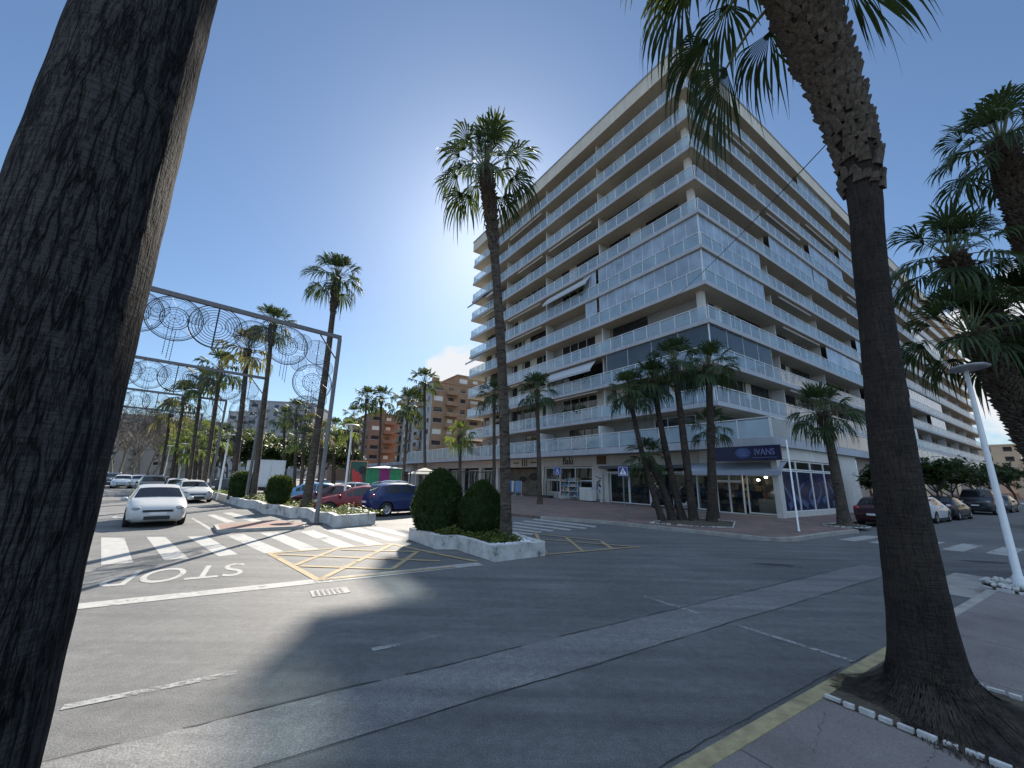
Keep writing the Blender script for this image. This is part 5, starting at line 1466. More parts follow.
rcar('white van cut by the right edge of the picture', VAN, WHITE, 35.6, 2.9, True, 'parked_van', 'van', wheel=.33)
# white box truck behind the planter
x, y = pol(262, 46); t = empty('box_truck', (x, y, 0), R(head(-42))); tag(t, 'white box truck standing behind the planter bush and avenue palms', 'truck')
MB().box(-3.0, -1.15, .75, 2.0, 1.15, 3.15).build('cargo_box', MT['white_metal'], t)
mb = MB()
for i in range(6): mb.box(-3.02, -1.17, .8 + i * .45, 2.02, 1.17, .83 + i * .45)
mb.build('box_rib', MT['alu'], t)
MB().box(-3.06, -1.0, .85, -3.021, -.03, 3.0).box(-3.06, .03, .85, -3.021, 1.0, 3.0).build('rear_door', MT['white_metal'], t)
cb = MB().prism([(2.1, -1.05), (3.7, -1.05), (3.8, -.9), (3.8, .9), (3.7, 1.05), (2.1, 1.05)], .6, 2.2).build('cab', MT['white_metal'], t)
MB().box(3.75, -.85, 1.3, 3.82, .85, 2.0).build('windscreen', MT['car_glass'], t)
MB().box(-2.9, -.5, .45, 3.6, .5, .74).build('chassis', MT['black_plastic'], t)
t_, rm_ = wheel_parts(.42, .25); tm, rmm = t_.mesh('tyre', MT['tyre'], True), rm_.mesh('rim', MT['rim'])
for X in (-1.9, 2.8):
    for sy in (-1, 1):
        wh = empty('wheel', (X, sy * .98, .42), 0 if sy == 1 else PI, t); link_mesh('tyre', tm, wh); link_mesh('rim', rmm, wh)
# ------------------------------------------------------------------ festive light arches over the avenue
AVD = Vector((-.7071, .7071, 0)); WD = Vector((-.7071, -.7071, 0))
P1 = Vector((-7.9, 17.1, 0))
SPAN, AH = 11.0, 8.0
def arch_parts():
    d = {}
    mb = MB()
    mb.tube([(0, 0, 0), (0, 0, AH)], .09, 10)
    d['post'] = mb.mesh('post', MT['grey_metal'])
    d['foot_plate'] = MB().box(-.22, -.22, 0, .22, .22, .03).mesh('foot_plate', MT['dark_metal'])
    d['beam'] = MB().box(-.05, -.07, AH, SPAN + .05, .07, AH + .16).mesh('beam', MT['grey_metal'])
    mb = MB(); mb.tube([(.03, 0, AH - 1.0), (.85, 0, AH - .02)], .035, 6); d['brace'] = mb.mesh('brace', MT['grey_metal'])
    return d
AD = arch_parts()
def ornament(kind, seed):
    r = random.Random(seed); mb = MB(); nr = (0, 1, 0)
    rad = .8
    if kind == 0:                # concentric rings with a starry zigzag
        for q, w_ in ((1.0, .02), (.94, .012), (.86, .009), (.5, .016), (.42, .012), (.3, .009), (.18, .009)): mb.ring((0, 0, 0), rad * q, w_, nr, 32, 3)
        pts = []
        for i in range(24):
            a = 2 * PI * i / 24; pts.append((rad * (.94 if i % 2 else .52) * math.cos(a), 0, rad * (.94 if i % 2 else .52) * math.sin(a)))
        mb.tube(pts, .011, 3, closed=True)
        for i in range(4):
            a = PI * i / 4; mb.tube([(-rad * .45 * math.cos(a), 0, -rad * .45 * math.sin(a)), (rad * .45 * math.cos(a), 0, rad * .45 * math.sin(a))], .008, 3)
    else:                        # tight spiral
        pts = []
        for i in range(200):
            a = 2 * PI * i / 28; q = rad * (.18 + .82 * i / 199); pts.append((q * math.cos(a), 0, q * math.sin(a)))
        mb.tube(pts, .013, 3)
        mb.ring((0, 0, 0), rad, .02, nr, 32, 3)
        mb.tube([(0, 0, -rad), (0, 0, rad * 1.02)], .024, 4); mb.tube([(-rad * .4, 0, 0), (rad * .4, 0, 0)], .008, 3)
    return mb.mesh('ring_ornament', MT['dark_metal'])
ORN = [ornament(0, 1), ornament(1, 2)]
mb = MB(); mb.tube([(0, 0, -.045 * i) for i in range(27)], [.004 if i % 2 else .016 for i in range(27)], 5)
DROP = mb.mesh('light_string', MT['dark_metal'])
ALAB = ['nearest festive light arch with large hanging ring ornaments over the avenue', 'second festive light arch from the front, rings hanging along its beam', 'third festive light arch up the avenue', 'fourth festive light arch up the avenue, partly behind palms', 'farthest festive light arch, low in the gap by the big left trunk']
for k in range(5):
    p = P1 + AVD * (11.9 * k if k < 2 else 11.9 + 12.4 * (k - 1))
    root = empty('light_arch', p, math.atan2(WD.y, WD.x)); tag(root, ALAB[k], 'light arch', 'festive light arches over the avenue')
    for X, sc in ((0, 1), (SPAN, -1)):
        link_mesh('post', AD['post'], root, (X, 0, 0)); link_mesh('foot_plate', AD['foot_plate'], root, (X, 0, .002))
        link_mesh('brace', AD['brace'], root, (X, 0, 0), 0 if sc == 1 else PI)
    link_mesh('beam', AD['beam'], root)
    for i, (L, z, kind, s) in enumerate([(.86, 7.15, 1, .68), (.9, 5.78, 0, .98), (1.0, 4.5, 0, .85), (2.08, 7.15, 0, 1.0), (3.3, 7.2, 0, .8), (4.52, 7.24, 1, 1.02), (5.7, 7.22, 0, 1.0), (6.7, 7.2, 0, .9), (7.9, 7.2, 1, 1.0), (9.1, 7.2, 0, 1.0), (10.1, 6.9, 1, .7), (10.1, 5.6, 0, .95), (1.5, 7.45, 1, .45), (2.75, 7.5, 1, .42), (3.9, 7.45, 0, .45), (5.1, 7.5, 1, .42), (6.2, 7.45, 0, .42), (1.55, 6.5, 1, .4), (.55, 5.1, 1, .42), (1.35, 4.1, 1, .4), (.5, 6.5, 1, .45), (3.3, 7.2, 1, .55), (.95, 3.5, 1, .5), (7.3, 7.4, 1, .5), (8.5, 7.4, 1, .5)]):
        link_mesh('ring_ornament', ORN[kind], root, (L, .02 * (i % 3), z), 0, (s, s, s))
        if i in (1, 2, 3, 4, 6, 9):
            for j in (-.1, 0, .12): link_mesh('light_string', DROP, root, (L + j, .05, z - .5 * s + .2 + j))

# ------------------------------------------------------------------ lamps, signs, posts
def lamp(label, x, y, h, head, group='white street lamps', r0=.07, yaw=0, big=False):
    root = empty('street_lamp', (x, y, .0 if not big else .13), yaw); tag(root, label, 'street lamp', group)
    mb = MB(); mb.lathe([(r0 * 1.5, 0), (r0 * 1.45, .25), (r0, .3), (r0 * .62, h)], seg=12); mb.build('post', MT['white_metal'], root, True)
    mb = MB()
    if big:
        mb.lathe([(0, -.05), (.3, -.045), (.42, -.01), (.36, .03), (.1, .06), (0, .065)], (0, 0, 0), 24)
        me = mb.mesh('lamp_head', pm('lamp_head_grey', (.3, .31, .33), .4), True); link_mesh('lamp_head', me, root, (-.12, 0, h + .06), 0, (1.0, .72, .9))
        MB().tube([(0, 0, h - .05), (-.05, 0, h + .03)], .035, 8).build('neck', MT['white_metal'], root)
    else:
        mb.lathe([(0, 0), (.36, .02), (.4, .06), (.34, .09), (0, .11)], (0, 0, h), 20); mb.build('lamp_head', MT['white_metal'], root)
        MB().tube([(0, 0, h - .25), (.22, 0, h)], .02, 6).build('strut', MT['white_metal'], root)
    return root
g_ = gnd(342.5, 512); lamp('thin white street lamp with flat round head in front of the red car', g_.x, g_.y, 4.7, 0)
d_ = ray(219, 491); h_ = math.hypot(d_.x, d_.y); D_ = 37
lamp('white street lamp with flat head near the box truck and upright bush', d_.x * D_ / h_, d_.y * D_ / h_, 4.7, 0)
for i, (px, D_) in enumerate([(163, 58), (178, 52)]):
    x, y = pol(px, D_); lamp(['faint white street lamp far along the avenue palms', 'far white street lamp before the yellow green palms'][i], x, y, 4.6, 0)
g_ = gnd(1022, 592, .13); lamp('tall white street lamp with flat oval head at the right edge', g_.x, g_.y, 4.25, 1, r0=.062, yaw=R(60), big=True)
# slim white posts at the corner
for lb, q, hh in (('slim bare white post on the corner pavement in front of the navy sign shop', (799, 531.5), 3.7), ('slim white post at the far end of the mural shop window', (865, 515), 3.5)):
    g_ = gnd(*q, .13); o = empty('white_post', g_); tag(o, lb, 'post', 'slim white posts'); MB().lathe([(.05, 0), (.05, .05), (.035, .06), (.03, hh), (0, hh + .02)], seg=10).build('post', MT['white_metal'], o, True); MB().lathe([(.1, 0), (.1, .012), (.05, .014)], seg=12).build('foot_plate', MT['grey_metal'], o)
def roadsign(label, base, h, yaw, size, kind):
    o = empty('traffic_sign', base, yaw); tag(o, label, 'traffic sign', 'blue traffic signs on posts')
    MB().tube([(0, 0, 0), (0, 0, h)], .028, 8).build('post', MT['grey_metal'], o)
    s = size / 2; zc = h - s + .03
    MB().box(-s, -.045, zc - s, s, -.03, zc + s).build('sign_plate', MT['sign_blue'], o)
    y = -.049
    mb = MB(); e = s * .9; w = s * .05
    for a in ((-e, -e, e, -e + w), (-e, e - w, e, e), (-e, -e + w, -e + w, e - w), (e - w, -e + w, e, e - w)): mb.box(a[0], y, zc + a[1], a[2], y + .002, zc + a[3])
    mb.build('border', MT['sign_white'], o)
    mb = MB()
    def poly(P, yy, m): m.add([(p[0] * s, yy, zc + p[1] * s) for p in P], [tuple(range(len(P)))])
    if kind == 'ped':
        poly([(-.75, -.65), (.75, -.65), (0, .72)], y, mb); mb.build('triangle', MT['sign_white'], o)
        f = MB(); yy = y - .003
        f.add([(.06 * s * math.cos(a) + 0, yy, zc + .28 * s + .07 * s * math.sin(a)) for a in [2 * PI * i / 10 for i in range(10)]], [tuple(range(10))])
        for P in ([(-.08, .2), (.06, .2), (.08, -.12), (-.08, -.12)], [(-.08, -.12), (.02, -.12), (-.16, -.55), (-.25, -.52)], [(-.01, -.12), (.08, -.12), (.24, -.5), (.15, -.54)], [(-.08, .18), (-.08, .06), (-.24, -.08), (-.28, -.02)], [(.05, .18), (.06, .06), (.24, -.02), (.25, .06)]): poly(P, yy, f)
        f.build('walking_figure', MT['black_plastic'], o)
    else:
        f = MB(); yy = y
        f.add([(s * (-.08 + .1 * math.cos(a)), yy, zc + s * (.58 + .1 * math.sin(a))) for a in [2 * PI * i / 10 for i in range(10)]], [tuple(range(10))])
        for P in ([(-.16, .44), (0, .44), (.03, -.05), (-.13, -.05)], [(-.1, .06), (.34, .06), (.34, -.06), (-.1, -.06)], [(.24, -.06), (.36, -.04), (.52, -.5), (.4, -.54)], [(0, .3), (.28, .3), (.28, .2), (0, .2)]): poly(P, yy, f)
        n = 14
        for i in range(n):
            a0, a1 = R(120 + 230 * i / n), R(120 + 230 * (i + 1) / n)
            poly([(-.02 + .4 * math.cos(a0), -.3 + .4 * math.sin(a0)), (-.02 + .4 * math.cos(a1), -.3 + .4 * math.sin(a1)), (-.02 + .3 * math.cos(a1), -.3 + .3 * math.sin(a1)), (-.02 + .3 * math.cos(a0), -.3 + .3 * math.sin(a0))], yy, f)
        f.build('wheelchair_symbol', MT['sign_white'], o)
    return o
roadsign('blue square pedestrian crossing sign on a thin post by the pavement edge', gnd(625, 521, .13), 2.5, R(-12), .46, 'ped')
roadsign('blue square wheelchair symbol sign on a post in front of the beachwear shop', gnd(557.5, 509, .13), 2.6, R(-5), .5, 'wc')

# ------------------------------------------------------------------ goods in front of the shops
def at_ts(t, s, z=.13): p = tw(t, s); return (p[0], p[1], z)
GD = None
o = empty('display_rack', at_ts(.6, 15.0), R(34)); tag(o, 'crowded display rack of small goods in front of the beachwear shop window', 'display rack')
mb = MB()
for y in (-1.2, 0, 1.2):
    for x in (-.2, .2): mb.tube([(x, y, 0), (x, y, 1.75)], .02, 5)
for z in (.3, .75, 1.2, 1.65): mb.box(-.24, -1.22, z, .24, 1.22, z + .02)
mb.build('frame', MT['white_metal'], o)
gr = random.Random(3)
cols = [pm('goods_%d' % i, c, .6) for i, c in enumerate([(.35, .3, .25), (.1, .12, .18), (.4, .38, .36), (.22, .08, .06), (.08, .2, .3), (.3, .25, .12)])] 
mb = [MB() for _ in cols]
for z in (.32, .77, 1.22, 1.67):
    y = -1.15
    while y < 1.1:
        w = gr.uniform(.08, .2); mb[gr.randrange(len(cols))].box(gr.uniform(-.23, -.15), y, z, .2, y + w, z + gr.uniform(.15, .36)); y += w + .02
for m_, c_ in zip(mb, cols): m_.build('stacked_goods', c_, o)
o = empty('parasol_stand', at_ts(.7, 18.6), R(34)); tag(o, 'stand of folded striped parasols and beach rods beside the beachwear shop', 'parasol stand')
MB().box(-.25, -.7, 0, .25, .7, .25).build('base', MT['dark_metal'], o)
for i in range(8):
    mb = MB(); y = -.6 + i * .17; mb.lathe([(.02, .1), (.05, .4), (.065, 1.1), (.04, 1.75), (.012, 2.0), (.01, 2.15)], (gr.uniform(-.1, .1), y, 0), 8); mb.build('folded_parasol', cols[(0, 2, 5, 2, 1, 0, 2, 5)[i]], o)
o = empty('display_cabinet', at_ts(.55, 12.7), R(34)); tag(o, 'white box cabinet standing outside the beachwear shop', 'cabinet')
MB().box(-.3, -.75, .08, .3, .75, 1.15).build('body', MT['white_metal'], o); MB().box(-.33, -.78, 1.153, .33, .78, 1.2).build('top', MT['tower_white'], o); MB().box(-.28, -.72, 0, .28, .72, .078).build('plinth', MT['dark_metal'], o)
for i in range(3): MB().box(-.32, -.7 + i * .48, .15, -.303, -.27 + i * .48, 1.08).build('door', MT['tower_white'], o)
def towel_rail(label, t, s, mats):
    o = empty('towel_stand', at_ts(t, s), R(34)); tag(o, label, 'towel stand', 'stands of beach towels')
    mb = MB()
    for y in (-.55, .55): mb.tube([(0, y, 0), (0, y, 1.55)], .02, 6); mb.tube([(-.25, y, .02), (.25, y, .02)], .02, 6)
    mb.tube([(0, -.55, 1.55), (0, .55, 1.55)], .018, 6); mb.build('frame', MT['white_metal'], o)
    for i, m_ in enumerate(mats):
        y0 = -.5 + i * 1.0 / len(mats); y1 = y0 + .9 / len(mats); mb = MB(); n = 8
        for k in range(n):
            a, b_ = y0 + (y1 - y0) * k / n, y0 + (y1 - y0) * (k + 1) / n
            x0, x1 = -.03 - .02 * math.sin(k * 1.9), -.03 - .02 * math.sin((k + 1) * 1.9)
            P = [(x0, a, 1.56), (x1, b_, 1.56), (x1 * 2, b_, .35), (x0 * 2, a, .35)]; Q = [(p[0] + .012, p[1], p[2]) for p in P]
            mb.add(P + Q, [(0, 1, 2, 3), (7, 6, 5, 4), (0, 3, 7, 4), (1, 5, 6, 2), (3, 2, 6, 7), (0, 4, 5, 1)])
        mb.build('towel', m_, o)
tb, twt, tk = pm('blue_towel', (.12, .3, .55), .9), pm('white_towel', (.6, .62, .66), .9), pm('grey_blue_towel', (.22, .27, .36), .9)
towel_rail('stand hung with bright blue and white beach towels before the arcade', .4, 24.6, [twt, tb, twt])
towel_rail('stand hung with grey blue towels, just right of the blue and white one', .2, 22.9, [tk, tb])
o = empty('poster_board', at_ts(1.15, 11.9), R(34)); tag(o, 'white board with black and blue graffiti-like pattern on the pier beside the shops', 'poster board')
MB().box(-.02, -.45, .2, .03, .45, 2.35).build('panel', MT['tower_white'], o)
mb = MB()
for i in range(16):
    y, z = gr.uniform(-.3, .35), gr.uniform(1.3, 2.2); q = gr.uniform(.04, .11); a = gr.uniform(0, 6); mb.add([(-.024 - .0005 * i, y + q * gr.uniform(.5, 1.6) * math.cos(a + k * 1.05), z + q * math.sin(a + k * 1.05)) for k in range(6)], [tuple(range(6))])
mb.build('pattern', MT['black_plastic'], o)
mb = MB()
for i in range(7):
    y, z = gr.uniform(-.3, .3), gr.uniform(.7, 1.4); q = gr.uniform(.04, .09); a = gr.uniform(0, 6); mb.add([(-.034 - .0005 * i, y + q * math.cos(a + k * 1.05), z + q * 1.4 * math.sin(a + k * 1.05)) for k in range(6)], [tuple(range(6))])
mb.build('pattern', pm('blue_pattern', (.08, .12, .4), .6), o)
o = empty('flower_pot', at_ts(.9, 11.4), 0); tag(o, 'small white pot on the pavement at the foot of the patterned board', 'pot')
MB().lathe([(.1, 0), (.14, .3), (.16, .32), (.13, .33), (.12, .2), (0, .2)], seg=14).build('pot', MT['white_metal'], o, True)
# two parked mopeds behind the palms by the second shop
def moped(label, t, s, yaw, seat_mat, body_mat):
    o = empty('moped', at_ts(t, s), R(yaw)); tag(o, label, 'moped', 'mopeds by the second shop')
    tr_, rr_ = wheel_parts(.24, .1); tm_, rm2 = tr_.mesh('tyre', MT['tyre'], True), rr_.mesh('rim', MT['rim'])
    for X in (-.6, .62):
        w_ = empty('wheel', (X, 0, .24), 0, o); link_mesh('tyre', tm_, w_); link_mesh('rim', rm2, w_)
    mb = MB(); mb.tube([(.5, 0, .95), (.42, 0, .55), (.2, 0, .3), (-.2, 0, .3), (-.45, 0, .5), (-.75, 0, .62)], [.09, .13, .14, .15, .17, .09], 10); mb.build('body', body_mat, o, True)
    MB().ball((-.35, 0, .76), .38, .14, .07, 12, 6).build('seat', seat_mat, o, True)
    MB().tube([(.62, 0, .24), (.48, 0, 1.0)], .03, 6).build('fork', MT['dark_metal'], o)
    MB().tube([(.4, -.33, 1.05), (.48, 0, 1.0), (.4, .33, 1.05)], .018, 6).build('handlebar', MT['dark_metal'], o)
    MB().ball((.55, 0, .93), .07, .09, .08, 10, 6).build('headlight', MT['lamp_glass'], o, True)
    MB().tube([(.52, .02, 1.0), (.44, 0, 1.38)], [.16, .2], 6).build('windshield', MT['clear_glass'], o)
moped('white moped parked between the straight palm and the shop door', .3, 3.2, 200, MT['black_plastic'], WHITE)
moped('dark moped with a white shield beside the white moped', .2, 5.0, 205, MT['black_plastic'], BLACK)
# a folded parasol and white parasol behind bushes
x, y = pol(424, 40); o = empty('parasol', (x, y, 0)); tag(o, 'open cream parasol seen above the taller clipped bush', 'parasol')
MB().tube([(0, 0, 0), (0, 0, 2.75)], .03, 6).build('pole', MT['white_metal'], o)
MB().lathe([(1.6, 2.15), (1.62, 2.2), (.9, 2.5), (.05, 2.78), (0, 2.78)], seg=8).build('canopy', pm('cream_canvas', (.5, .46, .38), .9), o)
# dark fence behind the bushes
a, b_ = pol(410, 27), pol(494, 24); va, vb = Vector(a), Vector(b_); dv = vb - va
o = empty('metal_fence', (va.x, va.y, 0), math.atan2(dv.y, dv.x)); tag(o, 'thin dark metal fence rail on posts behind the two clipped bushes', 'fence')
L_ = dv.length; mb = MB(); mb.box(0, -.02, 2.28, L_, .02, 2.33); mb.box(0, -.015, .3, L_, .015, .33); mb.build('rail', MT['dark_metal'], o)
for i in range(5): MB().box(L_ * i / 4 - .03, -.03, 0, L_ * i / 4 + .03, .03, 2.27).build('post', MT['dark_metal'], o)

# ------------------------------------------------------------------ mural kiosk and container in the car park
x0, y0 = pol(366, 40); x1, y1 = pol(401, 40)
dv = Vector((x1 - x0, y1 - y0)); o = empty('container_stall', (x0, y0, 0), math.atan2(dv.y, dv.x)); tag(o, 'container stall painted in broad green, magenta and green bands', 'stall')
L_ = dv.length; hh = 2.6
GR_, MG_ = pm('green_banner', (.03, .22, .09), .6, var=.25, scale=2), pm('magenta_banner', (.26, .02, .14), .6, var=.25, scale=2)
for i, m_ in enumerate((GR_, MG_, GR_)):
    MB().box(L_ * (0, .36, .66)[i], 0, .3, L_ * (.36, .66, 1)[i] - .002, .1, hh).build('painted_panel', m_, o)
MB().box(0, .102, .1, L_, 2.4, hh + .05).build('body', MT['white_metal'], o)
mb = MB(); mb.add([(-.1, -.15, hh + .06), (L_ + .1, -.15, hh + .06), (L_ + .1, 2.5, hh + .06), (-.1, 2.5, hh + .06), (L_ * .5, 1.2, hh + .3)], [(0, 1, 4), (1, 2, 4), (2, 3, 4), (3, 0, 4), (3, 2, 1, 0)]); mb.build('roof', MT['slab_edge'], o)
x0, y0 = pol(349, 41); x1, y1 = pol(367, 41); dv = Vector((x1 - x0, y1 - y0)); L_ = dv.length - .1
o = empty('mural_kiosk', (x0, y0, 0), math.atan2(dv.y, dv.x)); tag(o, 'white kiosk with framed panel showing a red figure with dark hair', 'kiosk')
MB().box(0, .02, .1, L_, 2.2, 1.25).build('counter', MT['white_metal'], o)
MB().box(0, .05, 1.253, L_, .12, 3.2).build('panel', pm('dark_green_panel', (.03, .1, .07), .6), o)
mb = MB(); mb.box(-.05, 0, 1.2, .03, .16, 3.3).box(L_ - .03, 0, 1.2, L_ + .05, .16, 3.3).box(.031, 0, 3.2, L_ - .031, .16, 3.3); mb.build('frame', pm('salmon_frame', (.5, .22, .14), .6), o)
mb = MB(); mb.add([(L_ * a, .045, z) for a, z in ((.2, 1.26), (.82, 1.26), (.7, 1.9), (.55, 2.25), (.42, 2.25), (.28, 2.4), (.2, 2.6), (.12, 2.4))], [tuple(range(8))]); mb.build('red_figure', pm('red_figure_paint', (.55, .05, .05), .6), o)
MB().ball((L_ * .72, .044, 2.45), .32, .006, .42, 14, 8).build('dark_hair', MT['black_plastic'], o)

# ------------------------------------------------------------------ background buildings
def block(label, cx, cy, rot, w, d, h, wall, floors, fronts, roofmat=None, name='apartment_building', bal=None, z0=3.0, cat='building', side=None):
    """box with its near corner at cx,cy; local +x along one facade (y=0 plane, facing -y), +y along the other (x=0 plane, facing -x)"""
    o = empty(name, (cx, cy, 0), R(rot)); tag(o, label, cat)
    MB().box(0, 0, 0, w, d, h).build('wall', wall, o)
    if side: MB().box(-.012, .02, 0, -.002, d - .02, h).build('side_wall', side, o)
    rf = MB().box(-.15, -.15, h + .002, w + .15, d + .15, h + .35).build('roof', roofmat or wall, o)
    rr = random.Random(int(abs(cx * 7 + cy)))
    for i in range(3):
        X, Y = rr.uniform(.1, .8) * w, rr.uniform(.1, .8) * d; MB().box(X, Y, h + .352, X + rr.uniform(1.5, 4), Y + rr.uniform(1.5, 3), h + rr.uniform(1.5, 3.4)).build('chimney', wall, rf)
    fh = (h - z0) / floors; n = 0
    for k in range(floors):
        zb = z0 + k * fh
        for face, L in (('x', w), ('y', d)):
            if face not in fronts: continue
            m_ = max(2, min(int(L / 3.6), 96 // (floors * len(fronts))))
            for i in range(m_):
                a = L * (i + .5) / m_; ww = 1.5 if (i + (0 if face == 'x' else 1)) % 3 else 2.4
                isb = bal and (i % bal == bal - 1)
                if n >= 96: continue
                n += 1
                q0, q1 = a - ww / 2, a + ww / 2; zt = zb + (2.1 if isb else 2.15); zl = zb + (.05 if isb else .95)
                g = MB(); f = MB()
                if face == 'x': g.box(q0, -.02, zl, q1, .03, zt); f.box(q0 - .12, -.06, zl - .1, q1 + .12, .02, zl - .003)
                else: g.box(-.02, q0, zl, .03, q1, zt); f.box(-.06, q0 - .12, zl - .1, .02, q1 + .12, zl - .003)
                wd_ = g.build('window', MT['win_glass'] if rr.random() < .65 else MT['blind'], o); f.build('sill', MT['slab_edge'], wd_)
                if isb:
                    bb = MB()
                    if face == 'x': bb.box(q0 - .9, -1.3, zb - .2, q1 + .9, -.062, zb - .11).box(q0 - .9, -1.3, zb - .109, q1 + .9, -1.2, zb + .95)
                    else: bb.box(-1.3, q0 - .9, zb - .2, -.062, q1 + .9, zb - .11).box(-1.3, q0 - .9, zb - .109, -1.2, q1 + .9, zb + .95)
                    bb.build('balcony', wall, o)
    return o
BRN = brick_mat('ochre_brick', (.30, .18, .105), (.34, .21, .125), (.27, .18, .12)); REDB = brick_mat('red_brown_brick', (.21, .12, .08), (.24, .14, .095), (.2, .13, .1))
PALE = facade_mat('pale_grey_facade', (.42, .4, .38)); BEI = facade_mat('beige_facade', (.33, .28, .23)); WHB = facade_mat('white_grey_facade', (.33, .33, .34))
x, y = pol(426.5, 104)
block('brown brick apartment block with stacked balconies left of the tower', x, y, 34, 18, 25, 26.5, BRN, 8, 'xy', bal=2, side=PALE)
x, y = pol(452, 108)
block('taller stepped part of the brown brick block touching the tower end', x, y, 34, 34, 20, 29.5, BRN, 9, 'x', bal=2)
x, y = pol(364, 135)
block('lower red brown brick block seen between the slim twin palms', x, y, 34, 12, 20, 21.5, REDB, 6, 'xy', bal=2)
x, y = pol(334, 150)
block('long brick block low behind the car park grove', x, y, 34, 16, 14, 17, REDB, 5, 'x', bal=3)
x, y = pol(236, 185)
block('pale grey apartment block behind the grove in the centre left', x, y, 10, 24, 22, 29.5, WHB, 8, 'x', bal=2)
x, y = pol(216, 190)
block('stepped pale grey wing left of the pale grey block', x, y, 10, 18, 22, 25, PALE, 6, 'x', bal=2)
x, y = pol(92, 205)
block('long beige apartment row at the end of the avenue', x, y, 44, 100, 20, 22, BEI, 6, 'x', bal=2)
x, y = tw(112.5, 3)
block('pale flat roofed house beyond the far right end of the tower', x, y, 34, 14, 18, 7, BEI, 2, 'xy')
x, y = tw(140, -2)
block('sunlit cream building farther down the right street', x, y, 34, 25, 18, 13, facade_mat('cream_facade', (.5, .45, .36)), 4, 'xy')
# across the right-hand street, outside the picture: the sunlit block mirrored in the low balcony glass
x, y = tw(90, -56)
o = block('sunlit sandy block across the right street, mirrored in the balcony glass', x, y, 34, 70, 26, 33, facade_mat('sandy_facade', (.5, .38, .26)), 9, '')
mb = MB()
for k in range(9):
    for i in range(16): mb.box(2 + i * 4.2, 26.0, 2.6 + k * 3.3, 4.2 + i * 4.2, 26.04, 4.6 + k * 3.3)
w_ = mb.build('window_row', MT['win_glass'], o); w_['kind'] = 'stuff'

# overhead cables
def cable(label, a, b_, sag, r_=.012):
    a, b_ = Vector(a), Vector(b_); pts = []
    for i in range(25):
        t = i / 24; p = a.lerp(b_, t); p.z -= sag * 4 * t * (1 - t); pts.append(p)
    tag(MB().tube(pts, r_, 4).build('overhead_cable', MT['black_plastic']), label, 'cable', 'overhead cables')
fx = 7.0 / 9
pa = Vector((RD * math.sin(R(44.4)), RD * math.cos(R(44.4)), 6.05))
d = ray(640, 322); pb = d * (20 / d.y); pb.z += CAMH
cable('thin cable slanting from the big near palm across the tower corner', pa, pb, .3, .008)
d = ray(925, 292); p1 = d * (40 / d.y); p1.z += CAMH; d = ray(1040, 238); p2 = d * (14 / d.y); p2.z += CAMH
cable('thin cable crossing the open sky behind the right edge palms', p1, p2, .4, .01)

# a few balcony plants and furniture that show on the lower floors
def bplant(label, t, s, z, sc, seed):
    p = tw(t, s); o = empty('potted_plant', (p[0], p[1], z)); tag(o, label, 'potted plant', 'balcony plants')
    MB().lathe([(.14, 0), (.2, .35), (.17, .36), (.15, .25), (0, .25)], seg=10).build('pot', MT['brown'], o)
    r = random.Random(seed); mb = MB()
    for i in range(260): leafquad(mb, Vector((r.gauss(0, .22), r.gauss(0, .22), .5 + abs(r.gauss(0, .35)))) * sc, Vector((r.gauss(0, 1), r.gauss(0, 1), .6)), .16 * sc, r)
    mb.build('foliage', MT['leaf'], o)
for i, (t, s, z, sc, lb) in enumerate([(.6, 12.2, ZK[1], 1.2, 'potted plant on the balcony beside the lower extended awning'), (.6, 13.4, ZK[0], 1.3, 'leafy potted plant on the lowest tower balcony left of the corner palms'), (.6, 15.6, ZK[0], 1.2, 'second leafy pot along the lowest tower balcony'), (.5, 12.6, ZK[4], 1.4, 'bushy potted plant under the upper extended awning'), (.5, 14.4, ZK[4], 1.1, 'smaller potted plant beside the bushy one under the upper awning')]):
    bplant(lb, t, s, z, sc, i)

# ------------------------------------------------------------------ daylight
SUN_AZ, SUN_EL = -4.0, 34.3
w = bpy.data.worlds.new('World'); scn.world = w; w.use_nodes = True
nt = w.node_tree; nt.nodes.clear()
wo = nt.nodes.new('ShaderNodeOutputWorld'); bg = nt.nodes.new('ShaderNodeBackground')
sky = nt.nodes.new('ShaderNodeTexSky'); sky.sky_type = 'NISHITA'; sky.sun_disc = False
sky.sun_elevation = R(SUN_EL); sky.sun_rotation = R(SUN_AZ); sky.air_density = 1.0; sky.dust_density = .4; sky.ozone_density = 2.6
tc = nt.nodes.new('ShaderNodeTexCoord')
def dmask(az, el, inner, outer):
    v = nt.nodes.new('ShaderNodeVectorMath'); v.operation = 'DOT_PRODUCT'
    nt.links.new(tc.outputs['Generated'], v.inputs[0]); v.inputs[1].default_value = (math.cos(R(el)) * math.sin(R(az)), math.cos(R(el)) * math.cos(R(az)), math.sin(R(el)))
    m_ = nt.nodes.new('ShaderNodeMapRange'); m_.inputs[1].default_value = math.cos(R(outer)); m_.inputs[2].default_value = math.cos(R(inner)); m_.clamp = True
    nt.links.new(v.outputs['Value'], m_.inputs[0]); return m_.outputs[0]
def mth(op, a, b_):
    m_ = nt.nodes.new('ShaderNodeMath'); m_.operation = op
    for s_, q in zip(m_.inputs, (a, b_)):
        if hasattr(q, 'links'): nt.links.new(q, s_)
        else: s_.default_value = q
    return m_.outputs[0]
mp = nt.nodes.new('ShaderNodeMapping'); mp.inputs['Scale'].default_value = (1, 1, 1.7); nt.links.new(tc.outputs['Generated'], mp.inputs[0])
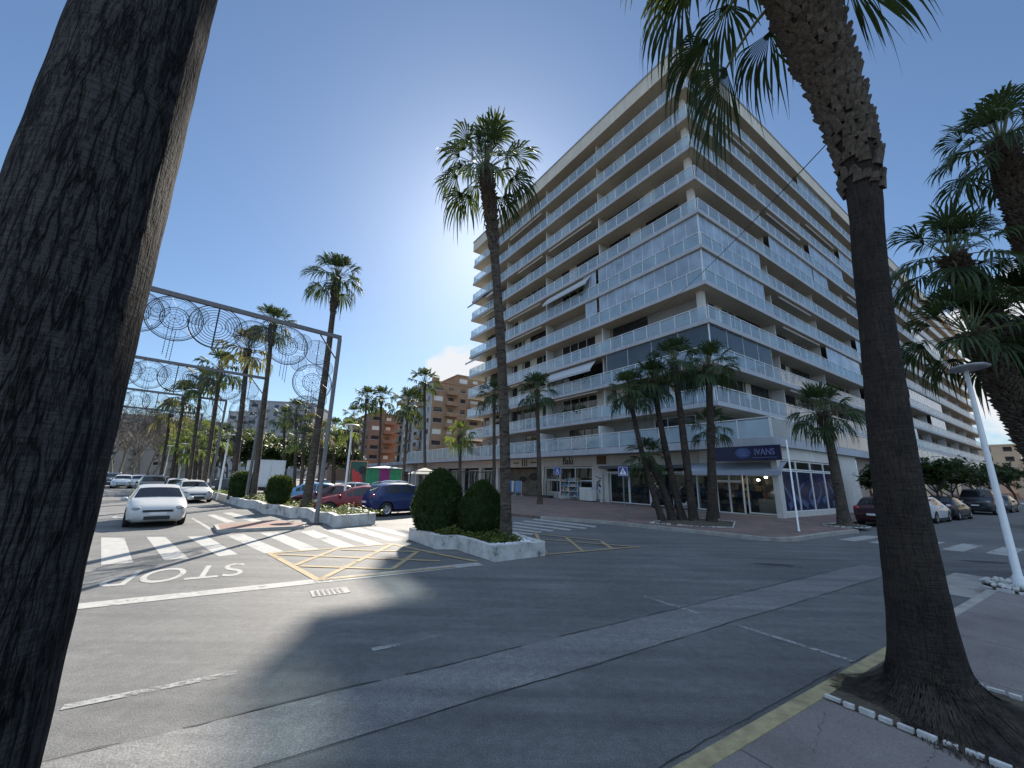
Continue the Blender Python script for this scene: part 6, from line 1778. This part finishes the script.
cn = nz(nt, mp.outputs[0], 9, 8, .55)
msk = mth('MAXIMUM', mth('MAXIMUM', dmask(-7.5, 14, 1.5, 7), dmask(58, 10, 4, 15)), mth('MULTIPLY', dmask(-70, 8, 6, 16), .8))
cl = mth('ADD', mth('MULTIPLY', msk, .7), mth('SUBTRACT', cn, .5))
mr = nt.nodes.new('ShaderNodeMapRange'); mr.inputs[1].default_value = .36; mr.inputs[2].default_value = .52; nt.links.new(cl, mr.inputs[0])
CLOUD = (6.3, 6.5, 6.8)
gm = nt.nodes.new('ShaderNodeGamma'); gm.inputs[1].default_value = .9; nt.links.new(sky.outputs[0], gm.inputs[0])
tint = mixc(nt, 1.0, gm.outputs[0], (.86, 1.0, 1.13), 'MULTIPLY')
# added bright cloud bank behind the camera, out of view, to lift the shade
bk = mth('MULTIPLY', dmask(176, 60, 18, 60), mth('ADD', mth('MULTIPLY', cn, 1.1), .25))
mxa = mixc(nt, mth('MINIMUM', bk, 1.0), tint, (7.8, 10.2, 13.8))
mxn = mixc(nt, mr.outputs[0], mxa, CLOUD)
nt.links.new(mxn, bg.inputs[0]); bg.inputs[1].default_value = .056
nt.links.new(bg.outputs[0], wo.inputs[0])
sl = bpy.data.lights.new('sun', 'SUN'); sl.energy = 4.2; sl.angle = R(.53); sl.color = (1, .92, .8)
so = bpy.data.objects.new('sun', sl); COL.objects.link(so)
sd = Vector((math.cos(R(SUN_EL)) * math.sin(R(SUN_AZ)), math.cos(R(SUN_EL)) * math.cos(R(SUN_AZ)), math.sin(R(SUN_EL))))
so.rotation_euler = sd.to_track_quat('Z', 'Y').to_euler(); so.location = (0, 0, 60)
vs_ = scn.view_settings; vs_.view_transform = 'Standard'; vs_.look = 'None'; vs_.gamma = 1; vs_.use_curve_mapping = False; vs_.exposure = 1.3
scn.cycles.max_bounces = 8; scn.cycles.transparent_max_bounces = 16
scn.cycles.caustics_reflective = False; scn.cycles.caustics_refractive = False
for o in list(bpy.data.objects):
    if o.name.startswith('cut'): bpy.data.objects.remove(o)
